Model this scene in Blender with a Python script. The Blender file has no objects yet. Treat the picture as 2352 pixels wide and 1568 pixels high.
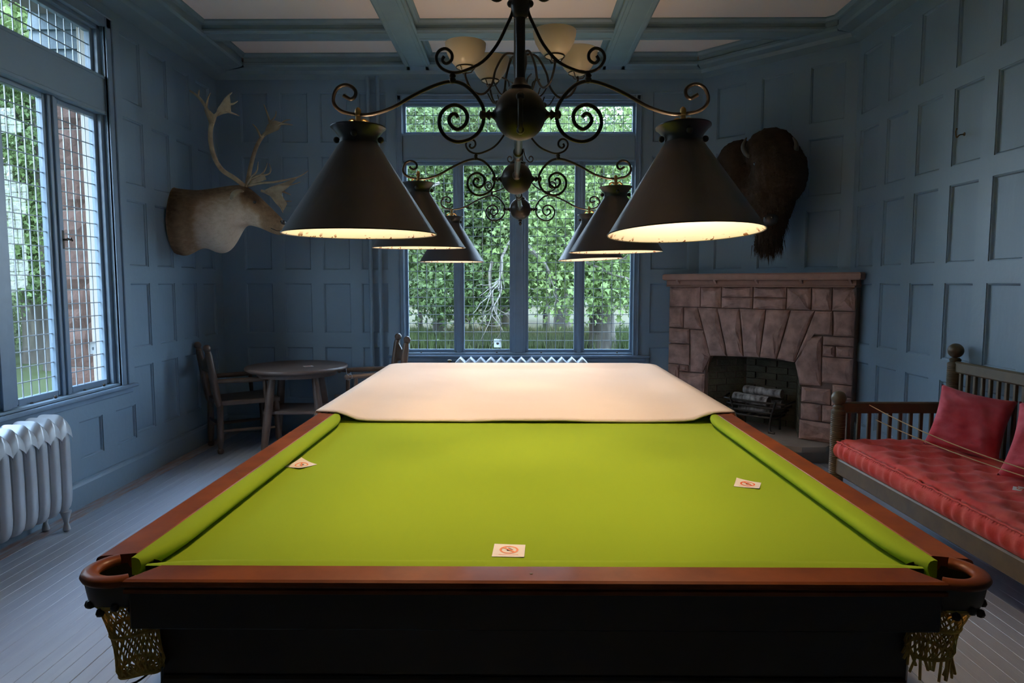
import bpy, math, random
import numpy as np
from mathutils import Vector, Matrix, noise
random.seed(7)
SC = bpy.context.scene
COL = SC.collection
PI = math.pi
def lin(c):
    return tuple(((v/255)/12.92 if v/255 <= .04045 else (((v/255)+.055)/1.055)**2.4) for v in c) + (1.0,)

# ---------------------------------------------------------------- camera, world, sun, exposure
FPX, PITCH, YAW, EYE = 1568.0, math.atan(134/1568), 14/1568, 1.5
cam_d = bpy.data.cameras.new('camera'); cam = bpy.data.objects.new('camera', cam_d); COL.objects.link(cam)
cam_d.sensor_width = 36; cam_d.lens = 36*FPX/2352; cam_d.clip_start = .05; cam_d.clip_end = 500
cam.location = (0, 0, EYE); cam.rotation_euler = (PI/2-PITCH, 0, YAW)
SC.camera = cam
W = bpy.data.worlds.new('sky'); SC.world = W; W.use_nodes = True
wn = W.node_tree.nodes; wl = W.node_tree.links
bg = wn['Background']; bg.inputs['Strength'].default_value = 17
tc = wn.new('ShaderNodeTexCoord'); sx = wn.new('ShaderNodeSeparateXYZ'); rp = wn.new('ShaderNodeValToRGB')
wl.new(tc.outputs['Generated'], sx.inputs[0]); wl.new(sx.outputs['Z'], rp.inputs[0]); wl.new(rp.outputs[0], bg.inputs['Color'])
rp.color_ramp.elements[0].position = 0.0; rp.color_ramp.elements[0].color = (.62, .76, .92, 1)
rp.color_ramp.elements[1].position = .9; rp.color_ramp.elements[1].color = (.42, .60, .92, 1)
sun_d = bpy.data.lights.new('sun', 'SUN'); sun_d.energy = 3.0; sun_d.angle = .4; sun_d.color = (1, .93, .78)
sun = bpy.data.objects.new('sun', sun_d); COL.objects.link(sun); sun.rotation_euler = (math.radians(42), 0, math.radians(-20))
SC.view_settings.view_transform = 'Standard'; SC.view_settings.look = 'None'
SC.view_settings.gamma = 1; SC.view_settings.use_curve_mapping = False
SC.view_settings.exposure = 0.0
cy = SC.cycles
cy.max_bounces = 7; cy.diffuse_bounces = 4; cy.glossy_bounces = 3; cy.transparent_max_bounces = 12; cy.transmission_bounces = 4
cy.caustics_reflective = False; cy.caustics_refractive = False; cy.use_denoising = True; cy.sample_clamp_indirect = 6
BULB = 930.0

# ---------------------------------------------------------------- camera-free survey helpers: where a sight line meets a real plane
def ray(px, py):
    a = (px-1176)/FPX; v = (784-py)/FPX
    Y = math.cos(PITCH)+v*math.sin(PITCH); Z = -math.sin(PITCH)+v*math.cos(PITCH)
    c, s = math.cos(YAW), math.sin(YAW)
    return Vector((a*c-Y*s, a*s+Y*c, Z))
def at_y(px, py, y): r = ray(px, py); return r*(y/r.y)+Vector((0, 0, EYE))
def at_z(px, py, z): r = ray(px, py); return r*((z-EYE)/r.z)+Vector((0, 0, EYE))
def at_c(px, py, c): r = ray(px, py); return r*(c/(r.x+r.y))+Vector((0, 0, EYE))

# ---------------------------------------------------------------- materials
MATS = {}
def mat(name, col, rough=.6, metal=0, noise_amt=0, noise_scale=8, col2=None, bump=0, bump_scale=40, spec=.5, sheen=0, coat=0, detail=4, stretch=None, emit=0, trans=0, island=0):
    m = bpy.data.materials.new(name); m.use_nodes = True
    n = m.node_tree.nodes; l = m.node_tree.links; b = n['Principled BSDF']
    b.inputs['Roughness'].default_value = rough; b.inputs['Metallic'].default_value = metal
    b.inputs['Specular IOR Level'].default_value = spec
    if sheen: b.inputs['Sheen Weight'].default_value = sheen; b.inputs['Sheen Roughness'].default_value = .4
    if coat: b.inputs['Coat Weight'].default_value = coat; b.inputs['Coat Roughness'].default_value = .12
    c1 = lin(col) if max(col) > 1.001 else tuple(col)+(1,)
    b.inputs['Base Color'].default_value = c1
    co = n.new('ShaderNodeTexCoord'); mp = n.new('ShaderNodeMapping'); l.new(co.outputs['Object'], mp.inputs[0])
    if stretch: mp.inputs['Scale'].default_value = stretch
    last = None
    if noise_amt:
        c2 = lin(col2) if col2 and max(col2) > 1.001 else (tuple(col2)+(1,) if col2 else tuple(v*.5 for v in c1[:3])+(1,))
        t = n.new('ShaderNodeTexNoise'); t.inputs['Scale'].default_value = noise_scale; t.inputs['Detail'].default_value = detail
        l.new(mp.outputs[0], t.inputs['Vector'])
        r = n.new('ShaderNodeMapRange'); r.inputs[1].default_value = .35; r.inputs[2].default_value = .68; r.inputs[4].default_value = noise_amt
        l.new(t.outputs['Fac'], r.inputs[0])
        x = n.new('ShaderNodeMix'); x.data_type = 'RGBA'; x.inputs[6].default_value = c1; x.inputs[7].default_value = c2
        l.new(r.outputs[0], x.inputs[0]); last = x.outputs[2]
    if island:
        g = n.new('ShaderNodeNewGeometry'); mr = n.new('ShaderNodeMapRange'); mr.inputs[3].default_value = 1-island; mr.inputs[4].default_value = 1+island
        l.new(g.outputs['Random Per Island'], mr.inputs[0])
        v = n.new('ShaderNodeMix'); v.data_type = 'RGBA'; v.blend_type = 'MULTIPLY'; v.inputs[0].default_value = 1
        if last: l.new(last, v.inputs[6])
        else: v.inputs[6].default_value = c1
        l.new(mr.outputs[0], v.inputs[7]); last = v.outputs[2]
    if last: l.new(last, b.inputs['Base Color'])
    if bump:
        t = n.new('ShaderNodeTexNoise'); t.inputs['Scale'].default_value = bump_scale; t.inputs['Detail'].default_value = 6
        l.new(mp.outputs[0], t.inputs['Vector'])
        bp = n.new('ShaderNodeBump'); bp.inputs['Strength'].default_value = bump; bp.inputs['Distance'].default_value = .01
        l.new(t.outputs['Fac'], bp.inputs['Height']); l.new(bp.outputs[0], b.inputs['Normal'])
    if emit:
        b.inputs['Emission Color'].default_value = c1; b.inputs['Emission Strength'].default_value = emit
    if trans:
        out = n['Material Output']; tr = n.new('ShaderNodeBsdfTranslucent'); mx = n.new('ShaderNodeMixShader'); mx.inputs[0].default_value = trans
        tr.inputs['Color'].default_value = c1
        if last: l.new(last, tr.inputs['Color'])
        l.new(b.outputs[0], mx.inputs[1]); l.new(tr.outputs[0], mx.inputs[2]); l.new(mx.outputs[0], out.inputs[0])
    MATS[name] = m; return m
M = {}
M['paint'] = mat('blue_wall_paint', (.225, .325, .41), .42, noise_amt=.35, noise_scale=3, col2=(.19, .28, .36), bump=.12, bump_scale=30)
M['panel'] = mat('blue_panel_paint', (.22, .32, .41), .45, noise_amt=.35, noise_scale=4, col2=(.185, .275, .355), bump=.15, bump_scale=22, stretch=(1, 1, .3))
M['trimp'] = mat('blue_window_paint', (.20, .29, .39), .33, noise_amt=.2, noise_scale=9, bump=.05)
M['ceil'] = mat('plaster', (.93, .77, .66), .9, noise_amt=.25, noise_scale=1.2, col2=(.86, .71, .61))
M['beam'] = mat('beam_paint', (.21, .30, .33), .5, noise_amt=.2, noise_scale=5)
M['board'] = mat('painted_floorboard', (.37, .43, .52), .27, noise_amt=.45, noise_scale=2.5, col2=(.29, .345, .43), bump=.08, bump_scale=12, stretch=(8, .6, 1), island=.10)
M['wornboard'] = mat('worn_floorboard', (.32, .35, .40), .4, noise_amt=.8, noise_scale=6, col2=(.36, .16, .07), bump=.1, stretch=(6, 1, 1))
M['lead'] = mat('lead_came', (.30, .33, .36), .45, metal=.6)
M['oxid'] = mat('oxidised_iron', (.05, .045, .04), .5, metal=.7, noise_amt=.5, noise_scale=30, col2=(.10, .06, .03))
M['brass'] = mat('dull_brass', (.16, .11, .05), .4, metal=.8)
M['gilt'] = mat('gilt_brass', (.55, .34, .12), .35, metal=.7)
M['sticker'] = mat('translucent_sticker', (.82, .84, .84), .6, trans=.65)
M['iron'] = mat('bronze_black_iron', (.030, .026, .022), .38, metal=.5, noise_amt=.4, noise_scale=25, col2=(.055, .04, .025))
M['shade'] = mat('black_shade_enamel', (.042, .043, .052), .36, noise_amt=.3, noise_scale=20, spec=.5)
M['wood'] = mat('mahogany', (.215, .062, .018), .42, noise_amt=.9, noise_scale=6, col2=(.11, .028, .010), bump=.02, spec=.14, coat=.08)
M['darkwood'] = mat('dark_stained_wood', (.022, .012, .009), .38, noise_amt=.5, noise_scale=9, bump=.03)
M['felt'] = mat('green_baize', (.248, .372, .026), .95, noise_amt=.25, noise_scale=900, col2=(.215, .335, .022), bump=.06, bump_scale=1500, spec=.05)
M['cloth'] = mat('cream_cover_cloth', (.72, .635, .55), .85, noise_amt=.15, noise_scale=4, col2=(.67, .57, .47), bump=.05, bump_scale=300, spec=.15)
M['net'] = mat('ochre_string', (.72, .46, .11), .8, noise_amt=.6, noise_scale=60, col2=(.42, .25, .06))
M['cord'] = mat('dark_string', (.035, .04, .04), .8)
M['rope'] = mat('pale_rope', (.55, .38, .16), .8)
M['chairwood'] = mat('dark_oak', (.12, .075, .050), .35, noise_amt=.6, noise_scale=12, col2=(.06, .036, .026), bump=.06, stretch=(1, 1, .3), coat=.15)
M['tablewood'] = mat('weathered_oak', (.17, .115, .09), .4, noise_amt=.6, noise_scale=10, col2=(.09, .06, .05), bump=.06, stretch=(.3, 1, 1))
M['benchwood'] = mat('green_black_wood', (.125, .088, .038), .45, noise_amt=.5, noise_scale=15, col2=(.06, .046, .028), bump=.05)
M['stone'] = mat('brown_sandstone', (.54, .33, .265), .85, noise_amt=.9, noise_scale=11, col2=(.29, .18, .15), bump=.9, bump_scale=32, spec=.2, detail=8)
M['mantel'] = mat('dressed_sandstone', (.43, .25, .19), .8, noise_amt=.5, noise_scale=12, col2=(.32, .19, .145), bump=.3, bump_scale=60, spec=.2)
M['mortar'] = mat('brown_mortar', (.20, .13, .105), .9, bump=.3)
M['hearth'] = mat('hearth_slab', (.36, .31, .26), .7, noise_amt=.6, noise_scale=5, col2=(.22, .18, .15), bump=.2)
M['brick'] = mat('sooty_brick', (.13, .12, .075), .9, noise_amt=.7, noise_scale=6, col2=(.03, .028, .02), bump=.6, bump_scale=30)
M['birch'] = mat('birch_bark', (.55, .50, .46), .8, noise_amt=1, noise_scale=22, col2=(.06, .045, .035), bump=.6, bump_scale=40, stretch=(1, 1, .4))
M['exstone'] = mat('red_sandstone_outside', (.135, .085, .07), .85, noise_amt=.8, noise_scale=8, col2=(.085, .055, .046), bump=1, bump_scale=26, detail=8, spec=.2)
M['exmortar'] = mat('pale_mortar', (.22, .19, .175), .9, bump=.3)
M['cream'] = mat('cream_outer_paint', (.38, .35, .30), .6)
M['shingle'] = mat('blue_grey_shingle', (.10, .14, .165), .7, noise_amt=.5, noise_scale=9, bump=.3, col2=(.075, .105, .125))
M['radback'] = mat('silver_radiator_paint', (.50, .53, .56), .34, metal=.2, noise_amt=.3, noise_scale=14, col2=(.41, .44, .46))
M['velvet'] = mat('red_velvet', (.72, .070, .060), .75, noise_amt=.55, noise_scale=11, col2=(.82, .19, .14), bump=.15, bump_scale=120, sheen=.12, spec=.2)
M['velvet2'] = mat('pink_red_velvet', (.68, .075, .10), .75, noise_amt=.7, noise_scale=9, col2=(.78, .20, .24), bump=.12, bump_scale=90, sheen=.15, spec=.2)
M['card'] = mat('white_card', (.82, .78, .72), .6)
M['ring'] = mat('orange_red_print', (.80, .13, .03), .6)
M['ringpale'] = mat('faded_orange_print', (.85, .30, .14), .6)
M['hand'] = mat('dark_print', (.05, .02, .02), .6)
M['bowl'] = mat('frosted_glass_bowl', (.66, .60, .47), .35, noise_amt=.3, noise_scale=6, col2=(.62, .54, .40), trans=.45)
M['enamel'] = mat('white_enamel', (.92, .90, .86), .4)
M['bulb'] = mat('lit_bulb', (1.0, .68, .42), .5, emit=BULB)
M['horn'] = mat('dark_horn', (.05, .045, .035), .35, noise_amt=.4, noise_scale=14)
M['antler'] = mat('antler_bone', (.36, .28, .17), .6, noise_amt=.8, noise_scale=14, col2=(.18, .12, .07), bump=.3, bump_scale=50)
M['fur'] = mat('bison_fur', (.040, .027, .020), .95, noise_amt=.8, noise_scale=6, col2=(.070, .044, .030), bump=1, bump_scale=90, spec=.1)
M['eye'] = mat('glass_eye', (.02, .012, .008), .05, coat=1)
M['nose'] = mat('dark_nose', (.03, .022, .02), .45)
M['bark'] = mat('tree_bark', (.075, .068, .055), .9, noise_amt=.9, noise_scale=7, col2=(.03, .027, .022), bump=1, bump_scale=14, stretch=(1, 1, .25))
M['deadwood'] = mat('bleached_branch', (.14, .13, .115), .8, noise_amt=.5, noise_scale=10)
M['lawn'] = mat('lawn_grass', (.042, .055, .022), .9, noise_amt=.6, noise_scale=.7, col2=(.032, .045, .017), bump=.3, bump_scale=30, spec=.1)
M['straw'] = mat('straw_field', (.085, .076, .045), .9, noise_amt=.6, noise_scale=.5, col2=(.06, .064, .03), spec=.1)
M['blade'] = mat('grass_blade', (.055, .085, .03), .8, island=.35, noise_amt=.5, noise_scale=.4, col2=(.09, .11, .045), trans=.2, spec=.2)
M['leafA'] = mat('maple_leaf', (.095, .145, .048), .55, island=.45, noise_amt=.6, noise_scale=.5, col2=(.055, .095, .034), trans=.25, spec=.3)
M['leafB'] = mat('bright_maple_leaf', (.14, .205, .065), .55, island=.4, noise_amt=.6, noise_scale=.6, col2=(.085, .14, .045), trans=.25, spec=.3)
M['leafC'] = mat('dark_leaf', (.042, .068, .030), .6, island=.5, noise_amt=.5, noise_scale=.4, col2=(.018, .034, .017), trans=.2, spec=.3)
M['leafD'] = mat('copper_leaf', (.05, .032, .038), .6, island=.4, noise_amt=.5, noise_scale=.5, col2=(.03, .02, .026), trans=.3, spec=.3)

def glass_mat():
    m = bpy.data.materials.new('window_glass'); m.use_nodes = True; n = m.node_tree.nodes; l = m.node_tree.links
    n.remove(n['Principled BSDF']); t = n.new('ShaderNodeBsdfTransparent'); t.inputs[0].default_value = (.95, .97, .96, 1)
    g = n.new('ShaderNodeBsdfGlossy'); g.inputs['Roughness'].default_value = .02; lw = n.new('ShaderNodeLayerWeight'); lw.inputs[0].default_value = .5; pw = n.new('ShaderNodeMath'); pw.operation = 'POWER'; pw.inputs[1].default_value = 5; fr = n.new('ShaderNodeMath'); fr.operation = 'MULTIPLY_ADD'; fr.inputs[1].default_value = .85; fr.inputs[2].default_value = .035
    l.new(lw.outputs['Facing'], pw.inputs[0]); l.new(pw.outputs[0], fr.inputs[0])
    mx = n.new('ShaderNodeMixShader'); l.new(fr.outputs[0], mx.inputs[0]); l.new(t.outputs[0], mx.inputs[1]); l.new(g.outputs[0], mx.inputs[2])
    l.new(mx.outputs[0], n['Material Output'].inputs[0]); return m
M['glass'] = glass_mat()
def caribou_mat():      # coat: brown back and muzzle, pale neck and cheek
    m = mat('caribou_coat', (.42, .32, .23), .95, bump=.8, bump_scale=140, spec=.1)
    n = m.node_tree.nodes; l = m.node_tree.links; b = n['Principled BSDF']
    at = n.new('ShaderNodeAttribute'); at.attribute_name = 'coat'
    ns = n.new('ShaderNodeTexNoise'); ns.inputs['Scale'].default_value = 22; ns.inputs['Detail'].default_value = 6
    ad = n.new('ShaderNodeMath'); ad.operation = 'ADD'; sb = n.new('ShaderNodeMath'); sb.operation = 'MULTIPLY_ADD'; sb.inputs[1].default_value = .5; sb.inputs[2].default_value = -.25
    l.new(ns.outputs['Fac'], sb.inputs[0]); l.new(at.outputs['Fac'], ad.inputs[0]); l.new(sb.outputs[0], ad.inputs[1])
    r = n.new('ShaderNodeValToRGB'); l.new(ad.outputs[0], r.inputs[0])
    r.color_ramp.elements[0].color = (.68, .54, .41, 1); r.color_ramp.elements[1].color = (.11, .065, .04, 1)
    e = r.color_ramp.elements.new(.45); e.color = (.38, .25, .145, 1)
    l.new(r.outputs[0], b.inputs['Base Color']); return m
M['caribou'] = caribou_mat()
def rust_rim(m, zlow):   # chipped enamel with rust just above the rim of the reflector
    n = m.node_tree.nodes; l = m.node_tree.links; b = n['Principled BSDF']
    tc_ = n.new('ShaderNodeTexCoord'); s = n.new('ShaderNodeSeparateXYZ'); l.new(tc_.outputs['Object'], s.inputs[0])
    mr = n.new('ShaderNodeMapRange'); mr.inputs[1].default_value = zlow+.012; mr.inputs[2].default_value = zlow; l.new(s.outputs['Z'], mr.inputs[0])
    t = n.new('ShaderNodeTexNoise'); t.inputs['Scale'].default_value = 45; l.new(tc_.outputs['Object'], t.inputs['Vector'])
    gt = n.new('ShaderNodeMath'); gt.operation = 'GREATER_THAN'; gt.inputs[1].default_value = .60
    mu = n.new('ShaderNodeMath'); mu.operation = 'MULTIPLY'; l.new(t.outputs['Fac'], gt.inputs[0]); l.new(gt.outputs[0], mu.inputs[0]); l.new(mr.outputs[0], mu.inputs[1])
    x = n.new('ShaderNodeMix'); x.data_type = 'RGBA'; x.inputs[6].default_value = (.92, .90, .86, 1); x.inputs[7].default_value = (.20, .07, .015, 1)
    l.new(mu.outputs[0], x.inputs[0]); l.new(x.outputs[2], b.inputs['Base Color'])
rust_rim(M['enamel'], -.36)

# ---------------------------------------------------------------- mesh helpers
ORG = {}
def tag(o, label=None, cat=None, group=None, kind=None):
    if label: o['label'] = label
    if cat: o['category'] = cat
    if group: o['group'] = group
    if kind: o['kind'] = kind
    return o
def thing(name, label, cat, loc, group=None):
    o = bpy.data.objects.new(name, None); COL.objects.link(o); o.location = loc; o.empty_display_size = .1
    ORG[o.name] = Vector(loc); return tag(o, label, cat, group)
def struct_empty(name, loc=(0, 0, 0)):
    o = bpy.data.objects.new(name, None); COL.objects.link(o); o.location = loc; o['kind'] = 'structure'; ORG[o.name] = Vector(loc); return o
class MB:
    def __init__(s): s.v = []; s.f = []
    def add(s, vs, fs):
        k = len(s.v); s.v.extend([Vector(p) for p in vs]); s.f.extend([tuple(i+k for i in f) for f in fs]); return s
    def box(s, x0, x1, y0, y1, z0, z1):
        return s.add([(x, y, z) for z in (z0, z1) for y in (y0, y1) for x in (x0, x1)],
                     [(0, 2, 3, 1), (4, 5, 7, 6), (0, 1, 5, 4), (2, 6, 7, 3), (0, 4, 6, 2), (1, 3, 7, 5)])
    def cbox(s, x0, x1, y0, y1, z0, z1, c=.005):     # box with chamfered edges all round
        k = len(s.v)
        xs, ys, zs = (x0, x1), (y0, y1), (z0, z1); P = {}
        for i in (0, 1):
            for j in (0, 1):
                for h in (0, 1):
                    sx_, sy_, sz_ = (c if i == 0 else -c), (c if j == 0 else -c), (c if h == 0 else -c)
                    P[i, j, h, 'x'] = len(s.v); s.v.append(Vector((xs[i], ys[j]+sy_, zs[h]+sz_)))
                    P[i, j, h, 'y'] = len(s.v); s.v.append(Vector((xs[i]+sx_, ys[j], zs[h]+sz_)))
                    P[i, j, h, 'z'] = len(s.v); s.v.append(Vector((xs[i]+sx_, ys[j]+sy_, zs[h])))
        for i in (0, 1):
            a = [P[i, 0, 0, 'x'], P[i, 0, 1, 'x'], P[i, 1, 1, 'x'], P[i, 1, 0, 'x']]; s.f.append(tuple(a if i == 0 else a[::-1]))
            a = [P[0, i, 0, 'y'], P[1, i, 0, 'y'], P[1, i, 1, 'y'], P[0, i, 1, 'y']]; s.f.append(tuple(a if i == 0 else a[::-1]))
            a = [P[0, 0, i, 'z'], P[0, 1, i, 'z'], P[1, 1, i, 'z'], P[1, 0, i, 'z']]; s.f.append(tuple(a if i == 0 else a[::-1]))
        for i in (0, 1):
            for j in (0, 1):
                s.f.append((P[i, j, 0, 'x'], P[i, j, 1, 'x'], P[i, j, 1, 'y'], P[i, j, 0, 'y']))
                s.f.append((P[i, 0, j, 'x'], P[i, 1, j, 'x'], P[i, 1, j, 'z'], P[i, 0, j, 'z']))
                s.f.append((P[0, i, j, 'y'], P[1, i, j, 'y'], P[1, i, j, 'z'], P[0, i, j, 'z']))
                for h in (0, 1): s.f.append((P[i, j, h, 'x'], P[i, j, h, 'y'], P[i, j, h, 'z']))
        return s
    def tube(s, pts, r, n=8, caps=True, flat=1):
        pts = [Vector(p) for p in pts]; rs = r if isinstance(r, (list, tuple)) else [r]*len(pts)
        k = len(s.v); t0 = (pts[1]-pts[0]).normalized()
        up = Vector((0, 0, 1)) if abs(t0.z) < .9 else Vector((0, 1, 0))
        nrm = t0.cross(up).normalized()
        for i, p in enumerate(pts):
            t = (pts[min(i+1, len(pts)-1)]-pts[max(i-1, 0)]).normalized()
            nrm = (nrm-t*nrm.dot(t)).normalized(); b = t.cross(nrm)
            for j in range(n):
                a = 2*PI*j/n; s.v.append(p+nrm*math.cos(a)*rs[i]+b*math.sin(a)*rs[i]*flat)
        for i in range(len(pts)-1):
            for j in range(n):
                a = k+i*n+j; b2 = k+i*n+(j+1) % n; s.f.append((a, b2, b2+n, a+n))
        if caps:
            s.f.append(tuple(k+j for j in range(n))[::-1]); s.f.append(tuple(k+(len(pts)-1)*n+j for j in range(n)))
        return s
    def lathe(s, prof, n=24, c=(0, 0, 0), axis=None, caps=False):   # prof: (radius, height)
        k = len(s.v); c = Vector(c); R = Matrix.Identity(3)
        if axis is not None: R = Vector((0, 0, 1)).rotation_difference(Vector(axis)).to_matrix()
        for (r, z) in prof:
            for j in range(n):
                a = 2*PI*j/n; s.v.append(c+R @ Vector((r*math.cos(a), r*math.sin(a), z)))
        for i in range(len(prof)-1):
            for j in range(n):
                a = k+i*n+j; b = k+i*n+(j+1) % n; s.f.append((a, b, b+n, a+n))
        if caps:
            s.f.append(tuple(k+j for j in range(n))[::-1]); s.f.append(tuple(k+(len(prof)-1)*n+j for j in range(n)))
        return s
    def ball(s, c, r, n=16, m=10, sc=(1, 1, 1), rot=None):
        k = len(s.v); c = Vector(c)
        for i in range(m+1):
            th = PI*i/m
            for j in range(n):
                a = 2*PI*j/n; q = Vector((r*math.sin(th)*math.cos(a)*sc[0], r*math.sin(th)*math.sin(a)*sc[1], -r*math.cos(th)*sc[2]))
                if rot: q = rot @ q
                s.v.append(c+q)
        for i in range(m):
            for j in range(n):
                a = k+i*n+j; b = k+i*n+(j+1) % n; s.f.append((a, b, b+n, a+n))
        return s
    def grid(s, fn, nu, nv, closed=False):
        k = len(s.v)
        for i in range(nu+1):
            for j in range(nv+1): s.v.append(Vector(fn(i/nu, j/nv)))
        for i in range(nu):
            for j in range(nv):
                a = k+i*(nv+1)+j; s.f.append((a, a+nv+1, a+nv+2, a+1))
        return s
    def prism(s, poly, h):      # poly: list of 3D points, h: Vector extrusion
        k = len(s.v); n = len(poly); h = Vector(h)
        s.v.extend([Vector(p) for p in poly]); s.v.extend([Vector(p)+h for p in poly])
        s.f.append(tuple(range(k, k+n))[::-1]); s.f.append(tuple(range(k+n, k+2*n)))
        for i in range(n): s.f.append((k+i, k+(i+1) % n, k+n+(i+1) % n, k+n+i))
        return s
    def mesh(s, name, m, smooth=False, org=None, angle=None):
        me = bpy.data.meshes.new(name); o = org or Vector((0, 0, 0))
        me.from_pydata([tuple(p-o) for p in s.v], [], s.f); me.materials.append(m)
        if smooth:
            me.polygons.foreach_set('use_smooth', [True]*len(me.polygons))
            if angle: me.set_sharp_from_angle(angle=math.radians(angle))
        me.update(); return me
    def build(s, name, m, parent=None, smooth=False, local=False, angle=40, fix=True, **kw):
        org = None
        if parent is not None and not local: org = ORG.get(parent.name, Vector((0, 0, 0)))
        me = s.mesh(name, m, smooth, org, angle)
        if fix:
            import bmesh
            bm = bmesh.new(); bm.from_mesh(me); bmesh.ops.remove_doubles(bm, verts=bm.verts, dist=1e-6); bmesh.ops.recalc_face_normals(bm, faces=bm.faces); bm.to_mesh(me); bm.free()
            if smooth and angle: me.set_sharp_from_angle(angle=math.radians(angle))
        o = bpy.data.objects.new(name, me); COL.objects.link(o)
        if parent is not None: o.parent = parent
        ORG[o.name] = org or Vector((0, 0, 0))
        return tag(o, **kw)
def link_copy(src, parent, loc=None, rot=None):
    c = src.copy(); COL.objects.link(c); c.parent = parent
    if loc is not None: c.location = loc
    if rot is not None: c.rotation_euler = rot
    return c
def copy_tree(o, parent=None):
    c = o.copy(); COL.objects.link(c); c.parent = parent
    for ch in [q for q in bpy.data.objects if q.parent == o]: copy_tree(ch, c)
    return c
def smooth_path(pts, k=5):
    pts = [Vector(p) for p in pts]; out = []
    for i in range(len(pts)-1):
        p0, p1, p2, p3 = pts[max(i-1, 0)], pts[i], pts[i+1], pts[min(i+2, len(pts)-1)]
        for j in range(k):
            t = j/k; out.append(.5*((2*p1)+(-p0+p2)*t+(2*p0-5*p1+4*p2-p3)*t*t+(-p0+3*p1-3*p2+p3)*t*t*t))
    out.append(pts[-1]); return out

# ---------------------------------------------------------------- room shell
XL, XR, YB, ZC, ZB, YF = -2.95, 2.80, 6.82, 3.645, 3.53, -1.2
DX, DY = 1.79, 5.81                      # diagonal wall from (DX,YB) to (XR,DY)
ROWS = [(.34, .86), (1.0, 1.5), (1.63, 2.13), (2.25, 2.74), (2.87, 3.35)]
def panelled_wall(name, o, e, L, panels, holes, slab=.14):
    """o: start point (x,y), e: unit direction along the wall, outward normal = left/right of e pointing out of the room"""
    root = struct_empty(name, (o[0], o[1], 0)); o = Vector((o[0], o[1], 0)); e = Vector((e[0], e[1], 0))
    nrm = Vector((e.y, -e.x, 0))
    if (o+e*L/2+nrm-Vector((0, 3, 0))).length < (o+e*L/2-nrm-Vector((0, 3, 0))).length: nrm = -nrm
    us = sorted(set([0, L]+[round(v, 4) for p in panels+holes for v in p[:2]])); zs = sorted(set([0, ZC]+[round(v, 4) for p in panels+holes for v in p[2:]]))
    def kindof(u, z):
        for h in holes:
            if h[0] < u < h[1] and h[2] < z < h[3]: return 'h'
        for h in panels:
            if h[0] < u < h[1] and h[2] < z < h[3]: return 'p'
        return 's'
    K = [[kindof((us[i]+us[i+1])/2, (zs[j]+zs[j+1])/2) for j in range(len(zs)-1)] for i in range(len(us)-1)]
    P = lambda u, z, d: o+e*u+nrm*d+Vector((0, 0, z))
    fr = MB(); sl = MB()
    for i in range(len(us)-1):
        for j in range(len(zs)-1):
            u0, u1, z0, z1 = us[i], us[i+1], zs[j], zs[j+1]; k = K[i][j]
            if k == 's': fr.add([P(u0, z0, 0), P(u1, z0, 0), P(u1, z1, 0), P(u0, z1, 0)], [(0, 1, 2, 3)])
            if k != 'h':
                sl.add([P(u0, z0, .032), P(u1, z0, .032), P(u1, z1, .032), P(u0, z1, .032), P(u0, z0, slab), P(u1, z0, slab), P(u1, z1, slab), P(u0, z1, slab)], [(0, 1, 2, 3), (7, 6, 5, 4)])
            for (di, dj, a, b) in ((1, 0, (u1, z0), (u1, z1)), (0, 1, (u0, z1), (u1, z1)), (-1, 0, (u0, z0), (u0, z1)), (0, -1, (u0, z0), (u1, z0))):
                ii, jj = i+di, j+dj
                other = K[ii][jj] if 0 <= ii < len(us)-1 and 0 <= jj < len(zs)-1 else 'x'
                if k == 's' and other in 'ph':
                    fr.add([P(*a, 0), P(*b, 0), P(*b, .032), P(*a, .032)], [(0, 1, 2, 3)])
                if k != 'h' and other == 'h':
                    sl.add([P(*a, .032), P(*b, .032), P(*b, slab), P(*a, slab)], [(0, 1, 2, 3)])
    fr.build('stiles_and_rails', M['paint'], root, fix=True); sl.build('backing', M['paint'], root, fix=True)
    for (u0, u1, z0, z1) in panels:
        m = MB(); w = .014; g = [(0, .006), (w*.55, .008), (w, .019), (w+.002, .019)]
        rings = [[P(u0+a, z0+a, d), P(u1-a, z0+a, d), P(u1-a, z1-a, d), P(u0+a, z1-a, d)] for a, d in g]
        k = 0; vs = [p for r in rings for p in r]; fs = []
        for i in range(len(g)-1):
            for j in range(4): fs.append((i*4+j, i*4+(j+1) % 4, (i+1)*4+(j+1) % 4, (i+1)*4+j))
        fs.append(tuple((len(g)-1)*4+j for j in range(4)))
        b0 = len(vs); vs += [P(u0, z0, .031), P(u1, z0, .031), P(u1, z1, .031), P(u0, z1, .031)]
        for j in range(4): fs.append((j, (j+1) % 4, b0+(j+1) % 4, b0+j))
        fs.append((b0+3, b0+2, b0+1, b0)); m.add(vs, fs); m.build('panel', M['panel'], root)
    return root
# back wall, u = x - XL
WB = (-1.14, 1.15, .80, 3.28)            # opening of the back window group
pan = []
for (a, b) in ((-2.72, -2.45), (-2.33, -2.06), (-1.94, -1.67), (-1.56, -1.29), (1.31, 1.69)):
    for r in ROWS: pan.append((a-XL, b-XL, *r))
for a in (-1.0, -.6, -.2, .2, .6): pan.append((a+.03-XL, a+.33-XL, .30, .57))
panelled_wall('wall_back', (XL, YB), (1, 0), DX-XL, pan, [(WB[0]-XL, WB[1]-XL, WB[2], WB[3])])
q = .70711; LD = math.hypot(XR-DX, YB-DY)
pan = [(a, b, *r) for (a, b) in ((.16, .45), (.60, .89), (1.04, 1.33)) for r in ROWS[2:]]
panelled_wall('wall_back_right', (DX, YB), (q, -q), LD, pan, [(.215, 1.13, .001, .93)])
pan = []
k = 0
u = DY-5.73
while u < DY-YF-.5:
    for r in ROWS: pan.append((u, u+.28, *r))
    u += .402
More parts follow.
